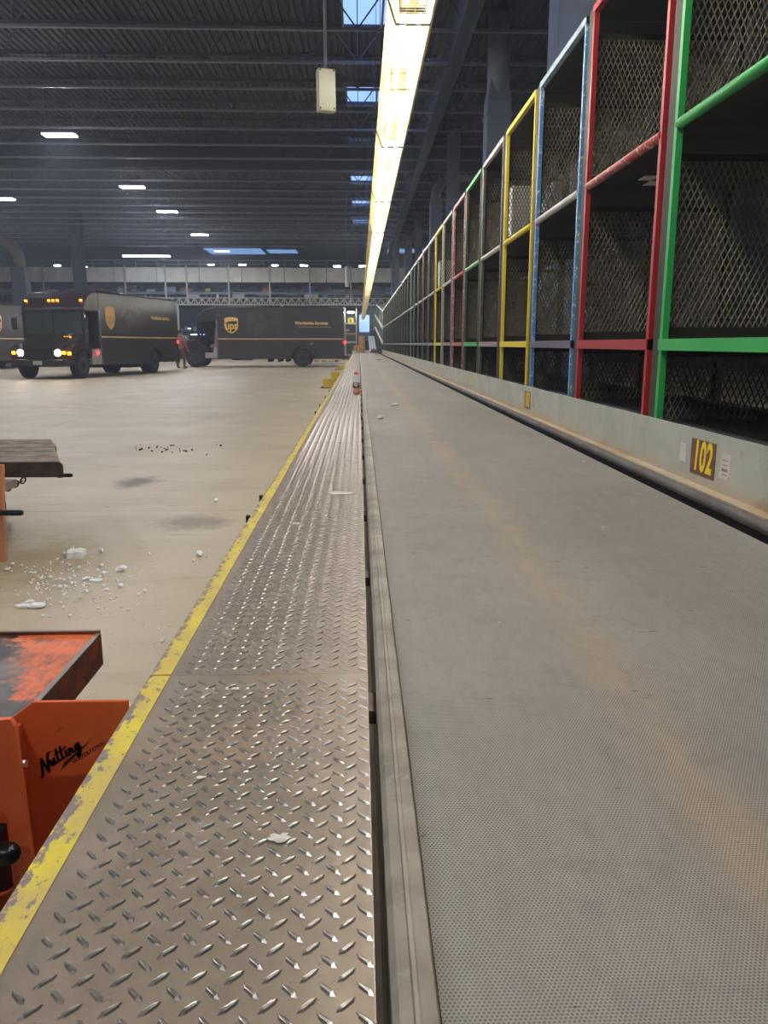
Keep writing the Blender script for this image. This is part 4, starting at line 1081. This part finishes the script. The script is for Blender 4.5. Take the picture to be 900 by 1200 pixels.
# ------------------------------------------------------------------ bottle on the walkway
q = at_z(417.5, 462, PZ)
t = thing('drink_bottle', 'clear sports drink bottle with orange cap and orange liquid standing on the walkway', 'bottle', (q.x, q.y, PZ+.002))
def lathe(bm, prof, n_=24):
    rings = [[bm.verts.new((1.18*r*math.cos(2*PI*k/n_), 1.18*r*math.sin(2*PI*k/n_), z)) for k in range(n_)] for r, z in prof]
    for a_, b_ in zip(rings, rings[1:]):
        for k in range(n_):
            f = bm.faces.new((a_[k], a_[(k+1) % n_], b_[(k+1) % n_], b_[k])); f.smooth = True
    bm.faces.new(rings[0][::-1]); bm.faces.new(rings[-1])
n = N('clear_plastic'); n.base((.86,.88,.9,1)); n.set(.12, 0, .6); n.b.inputs['Alpha'].default_value = .25; M_clear = n.m
BW = 1.18
bm = nb(); lathe(bm, [(.032,0),(.038,.006),(.038,.05),(.035,.06),(.038,.07),(.038,.15),(.036,.17),(.033,.19),(.036,.20),(.034,.215),(.022,.24),(.019,.25)]); obj('bottle_body', bm, M_clear, t)
bm = nb(); lathe(bm, [(.030,.002),(.036,.008),(.036,.05),(.033,.06),(.036,.074)]); obj('orange_drink', bm, mat('orange_drink', (240,136,20), .3), t)
bm = nb(); lathe(bm, [(.0385,.078),(.0385,.148)]); lb_ = obj('label_band', bm, mat('dark_label', (74,62,66), .4, 0, (150,96,60), 14), t)
text_mesh('lettering', 'G', .055, mat('label_white', (226,222,216), .4), lb_, Matrix.Translation((-.004,-.0465,.115)) @ Matrix.Rotation(PI/2, 4, 'X'), 1, 0, .002)
bm = nb(); lathe(bm, [(.021,.245),(.022,.25),(.022,.268),(.019,.275)]); obj('cap', bm, mat('orange_cap', (232,92,52), .4), t)

# ------------------------------------------------------------------ litter
def lump(name, px, py, z, w, d, h, m, lab, cat, grp=None, sub=2, seed=0):
    rnd = random.Random(seed or px*7+py); q = at_z(px, py, z)
    bm = nb(); bmesh.ops.create_icosphere(bm, subdivisions=sub, radius=.5)
    for v in bm.verts:
        f = 1+rnd.uniform(-.22, .16); v.co = Vector((v.co.x*w*f, v.co.y*d*f, max(-.0, (v.co.z+.42))*h*f))
    o = obj(name, bm, m); o.location = (q.x, q.y, z); o.rotation_euler = (0,0,rnd.uniform(-.6,.6)); tag(o, lab, cat, grp); return o
G = 'styrofoam bits on the concrete floor'
def block(px, py, w, d, h, lab):
    q = at_z(px, py, 0); bm = nb(); bmesh.ops.create_grid(bm, x_segments=6, y_segments=6, size=.5)
    rnd = random.Random(4); r_ = bmesh.ops.extrude_face_region(bm, geom=bm.faces[:])
    for v in [g for g in r_['geom'] if isinstance(g, bmesh.types.BMVert)]: v.co.z = 1+rnd.uniform(-.12, .12)
    for v in bm.verts: v.co = Vector(((v.co.x+rnd.uniform(-.03,.03))*w, (v.co.y+rnd.uniform(-.03,.03))*d, v.co.z*h))
    o = obj('styrofoam_piece', bm, M_styro); o.location = (q.x, q.y, 0); o.rotation_euler = (0,0,.1); tag(o, lab, 'styrofoam', G)
block(90, 652, .085, .10, .035, 'square white styrofoam block, largest piece on the floor')
fl = [(142,669,.05,.07,.03,'styrofoam chip to the right of the crumb patch'),(119,647,.022,.05,.03,'small upright styrofoam chip right of the square block'),
 (113,681,.075,.05,.012,'flat styrofoam sliver in the middle of the crumbs'),(101,679,.035,.05,.015,'styrofoam chip left of the flat sliver'),(122,672,.03,.04,.012,'small styrofoam chip above the flat sliver'),(27,712,.07,.05,.02,'left one of the two long styrofoam pieces nearest the orange cart'),
 (43,712,.075,.06,.025,'right one of the two long styrofoam pieces nearest the orange cart'),(35,706,.04,.04,.015,'styrofoam chip behind the two long pieces'),(234,651,.035,.09,.03,'lone styrofoam lump near the yellow walkway edge'),
 (9,668,.03,.05,.015,'styrofoam chip at the far left of the patch'),(125,692,.028,.03,.012,'styrofoam chip below the flat sliver'),(49,679,.02,.04,.015,'small styrofoam chip left of the crumb patch'),(40,672,.018,.03,.012,'tiny styrofoam chip at the left'),
 (253,588,.03,.07,.03,'small styrofoam ball farther back by the walkway'),(175,650,.018,.05,.015,'tiny styrofoam chip right of the patch'),(227,658,.016,.03,.015,'tiny chip beside the lone lump'),(190,753,.014,.02,.012,'tiny chip near the orange cart corner')]
for a_ in fl: lump('styrofoam_piece', a_[0], a_[1], 0, a_[2], a_[3], a_[4], M_styro, a_[5], 'styrofoam', G)
bm = nb(); rnd = random.Random(5)
def crumb(px, py, r):
    q = at_z(px, py, 0); m4 = Matrix.Translation((q.x, q.y, r*.6)) @ Matrix.Diagonal((1, 1.3, .8, 1))
    bmesh.ops.create_icosphere(bm, subdivisions=1, radius=r, matrix=m4)
for i in range(210): crumb(rnd.gauss(75, 42), rnd.gauss(684, 18), abs(rnd.gauss(.0035, .0028))+.0025)
for i in range(70): crumb(rnd.uniform(0, 270), rnd.uniform(620, 760), rnd.uniform(.002, .0055))
for i in range(20): crumb(rnd.uniform(20, 400), rnd.uniform(470, 600), rnd.uniform(.004, .009))
o = obj('styrofoam_crumbs', bm, M_styro); o['kind'] = 'stuff'; tag(o, 'scatter of tiny white styrofoam crumbs on the concrete floor', 'crumbs')
bm = nb()
for i in range(26):
    px, py = rnd.gauss(200, 26), rnd.gauss(526, 3.5); q = at_z(px, py, 0); bmesh.ops.create_icosphere(bm, subdivisions=1, radius=rnd.uniform(.006,.016), matrix=Matrix.Translation((q.x, q.y, .004)))
o = obj('dark_grit', bm, M_dark); o['kind'] = 'stuff'; tag(o, 'scatter of dark grit on the concrete floor', 'grit')
BZ = .55
lump('styrofoam_piece', 446, 491, BZ, .05, .06, .035, M_styro, 'white crumpled lump on the belt, nearest', 'styrofoam', 'white pieces on the belt')
lump('styrofoam_piece', 463, 475, BZ, .10, .05, .02, M_styro, 'white elongated scrap on the belt beyond the lump', 'styrofoam', 'white pieces on the belt')
lump('belt_scrap', 444, 422, BZ, .16, .2, .03, M_black, 'dark scrap lying far down the belt', 'scrap')
for i, (px, py, r) in enumerate(((471,477,.008),(515,461,.008),(684,541,.005),(551,488,.008),(585,730,.0025),(612,521,.006),(707,618,.003),(480,446,.01))):
    lump('styrofoam_piece', px, py, BZ, r*2, r*2, r, M_styro, 'tiny white crumb on the belt surface', 'styrofoam', 'tiny crumbs on the belt', 1)
def scrap(px, py, z, w, d, m, lab, seed, n_=16, cat='paper'):
    rnd = random.Random(seed); q = at_z(px, py, z); bm = nb()
    c_ = bm.verts.new((0,0,.0012)); ring = []
    for i in range(n_):
        a_ = 2*PI*i/n_; f = rnd.uniform(.55, 1.1); ring.append(bm.verts.new((math.cos(a_)*w/2*f, math.sin(a_)*d/2*f, rnd.uniform(.0002,.0022))))
    for i in range(n_): bm.faces.new((c_, ring[i], ring[(i+1) % n_]))
    r_ = bmesh.ops.extrude_face_region(bm, geom=bm.faces[:]); 
    for v in [g for g in r_['geom'] if isinstance(g, bmesh.types.BMVert)]: v.co.z += .0006
    o = obj('paper_scrap', bm, m); o.location = (q.x, q.y, z); tag(o, lab, cat); return o
scrap(401, 578, PZ+.0012, .13, .07, M_paper, 'long thin torn white paper on the walkway', 3)
scrap(328, 983, PZ+.0012, .038, .024, M_paper, 'small torn white paper scrap on the nearest tread plate', 9, 18)
scrap(236, 912, PZ+.0012, .018, .014, M_paper, 'tiny paper fleck on the nearest plate', 12, 8)
scrap(276, 808, PZ+.0012, .02, .014, M_paper, 'small paper fleck left of centre on the second tread plate', 14, 8)
scrap(347, 614, PZ+.0012, .03, .04, M_paper, 'small bent paper strip in the middle of the walkway', 15, 7)
# parcels under the side-on truck tail, on the ground
for px, py, c_ in ((371,425,0),(380,425,1),(388,424,2),(395,424,3),(401,418,1)):
    lump('litter_lump', px, py+1, 0, .35, .3, .22, mats[(c_*2+1) % 6], 'small loose item on the floor behind the rear of the side-on truck', 'litter', 'items on the floor behind the side-on truck', 2)
# ledge on the floor behind the side-on truck
bm = nb(); q0, q1 = at_y(364, 430, 46), at_y(404, 430, 46); box(bm, q0.x, q1.x, 46, 46.5, 0, .12); tag(obj('floor_curb', bm, M_conc, bevel=.02), 'low pale curb on the floor behind the side-on truck', 'curb')
q = at_y(481, 437, B0+BP*5+.4); lump('styrofoam_piece', 1, 1, 0, .08, .05, .05, M_styro, 'white scrap on the bottom shelf of the small green bay', 'styrofoam').location = (XP+.12, B0+BP*5+.5, .797)
for X, Y_, w_ in ((XP+.3, B0+BP*1+1.0, .10),(XP+.22, B0+BP*1+.85, .08)):
    bm = nb(); box(bm, X, X+w_, Y_, Y_+.12, 2.0535, 2.0575); o = obj('loose_label', bm, M_paper); tag(o, 'pale label stuck under the middle shelf of the red bay', 'label', 'labels under the red bay shelf')

for k_, lb in ((4, 'white carton seen through the mesh beyond the large yellow bay'),(9, 'white carton seen through the mesh beyond the small yellow bay')):
    yb = B0+BP*k_
    bm = nb(); box(bm, XP+.10, XP+.36, yb+.06, yb+.5, 2.073, 2.62); tag(obj('carton', bm, M_styro, bevel=.008), lb, 'box')

# ------------------------------------------------------------------ world and view
w = bpy.data.worlds.new('world'); bpy.context.scene.world = w; w.use_nodes = True
w.node_tree.nodes['Background'].inputs[0].default_value = (.35,.42,.6,1); w.node_tree.nodes['Background'].inputs[1].default_value = .05
sc = bpy.context.scene
sc.view_settings.view_transform = 'Standard'; sc.view_settings.look = 'None'; sc.view_settings.gamma = 1
sc.view_settings.use_curve_mapping = False; sc.view_settings.exposure = 1.85
nt = w.node_tree; vs_ = nt.nodes.new('ShaderNodeVolumeScatter'); vs_.inputs['Density'].default_value = .003; vs_.inputs['Anisotropy'].default_value = .3
vs_.inputs['Color'].default_value = (.72,.82,1,1)
nt.links.new(vs_.outputs[0], [n_ for n_ in nt.nodes if n_.type == 'OUTPUT_WORLD'][0].inputs['Volume'])
sc.cycles.use_denoising = True
sc.cycles.max_bounces = 6; sc.cycles.transparent_max_bounces = 12
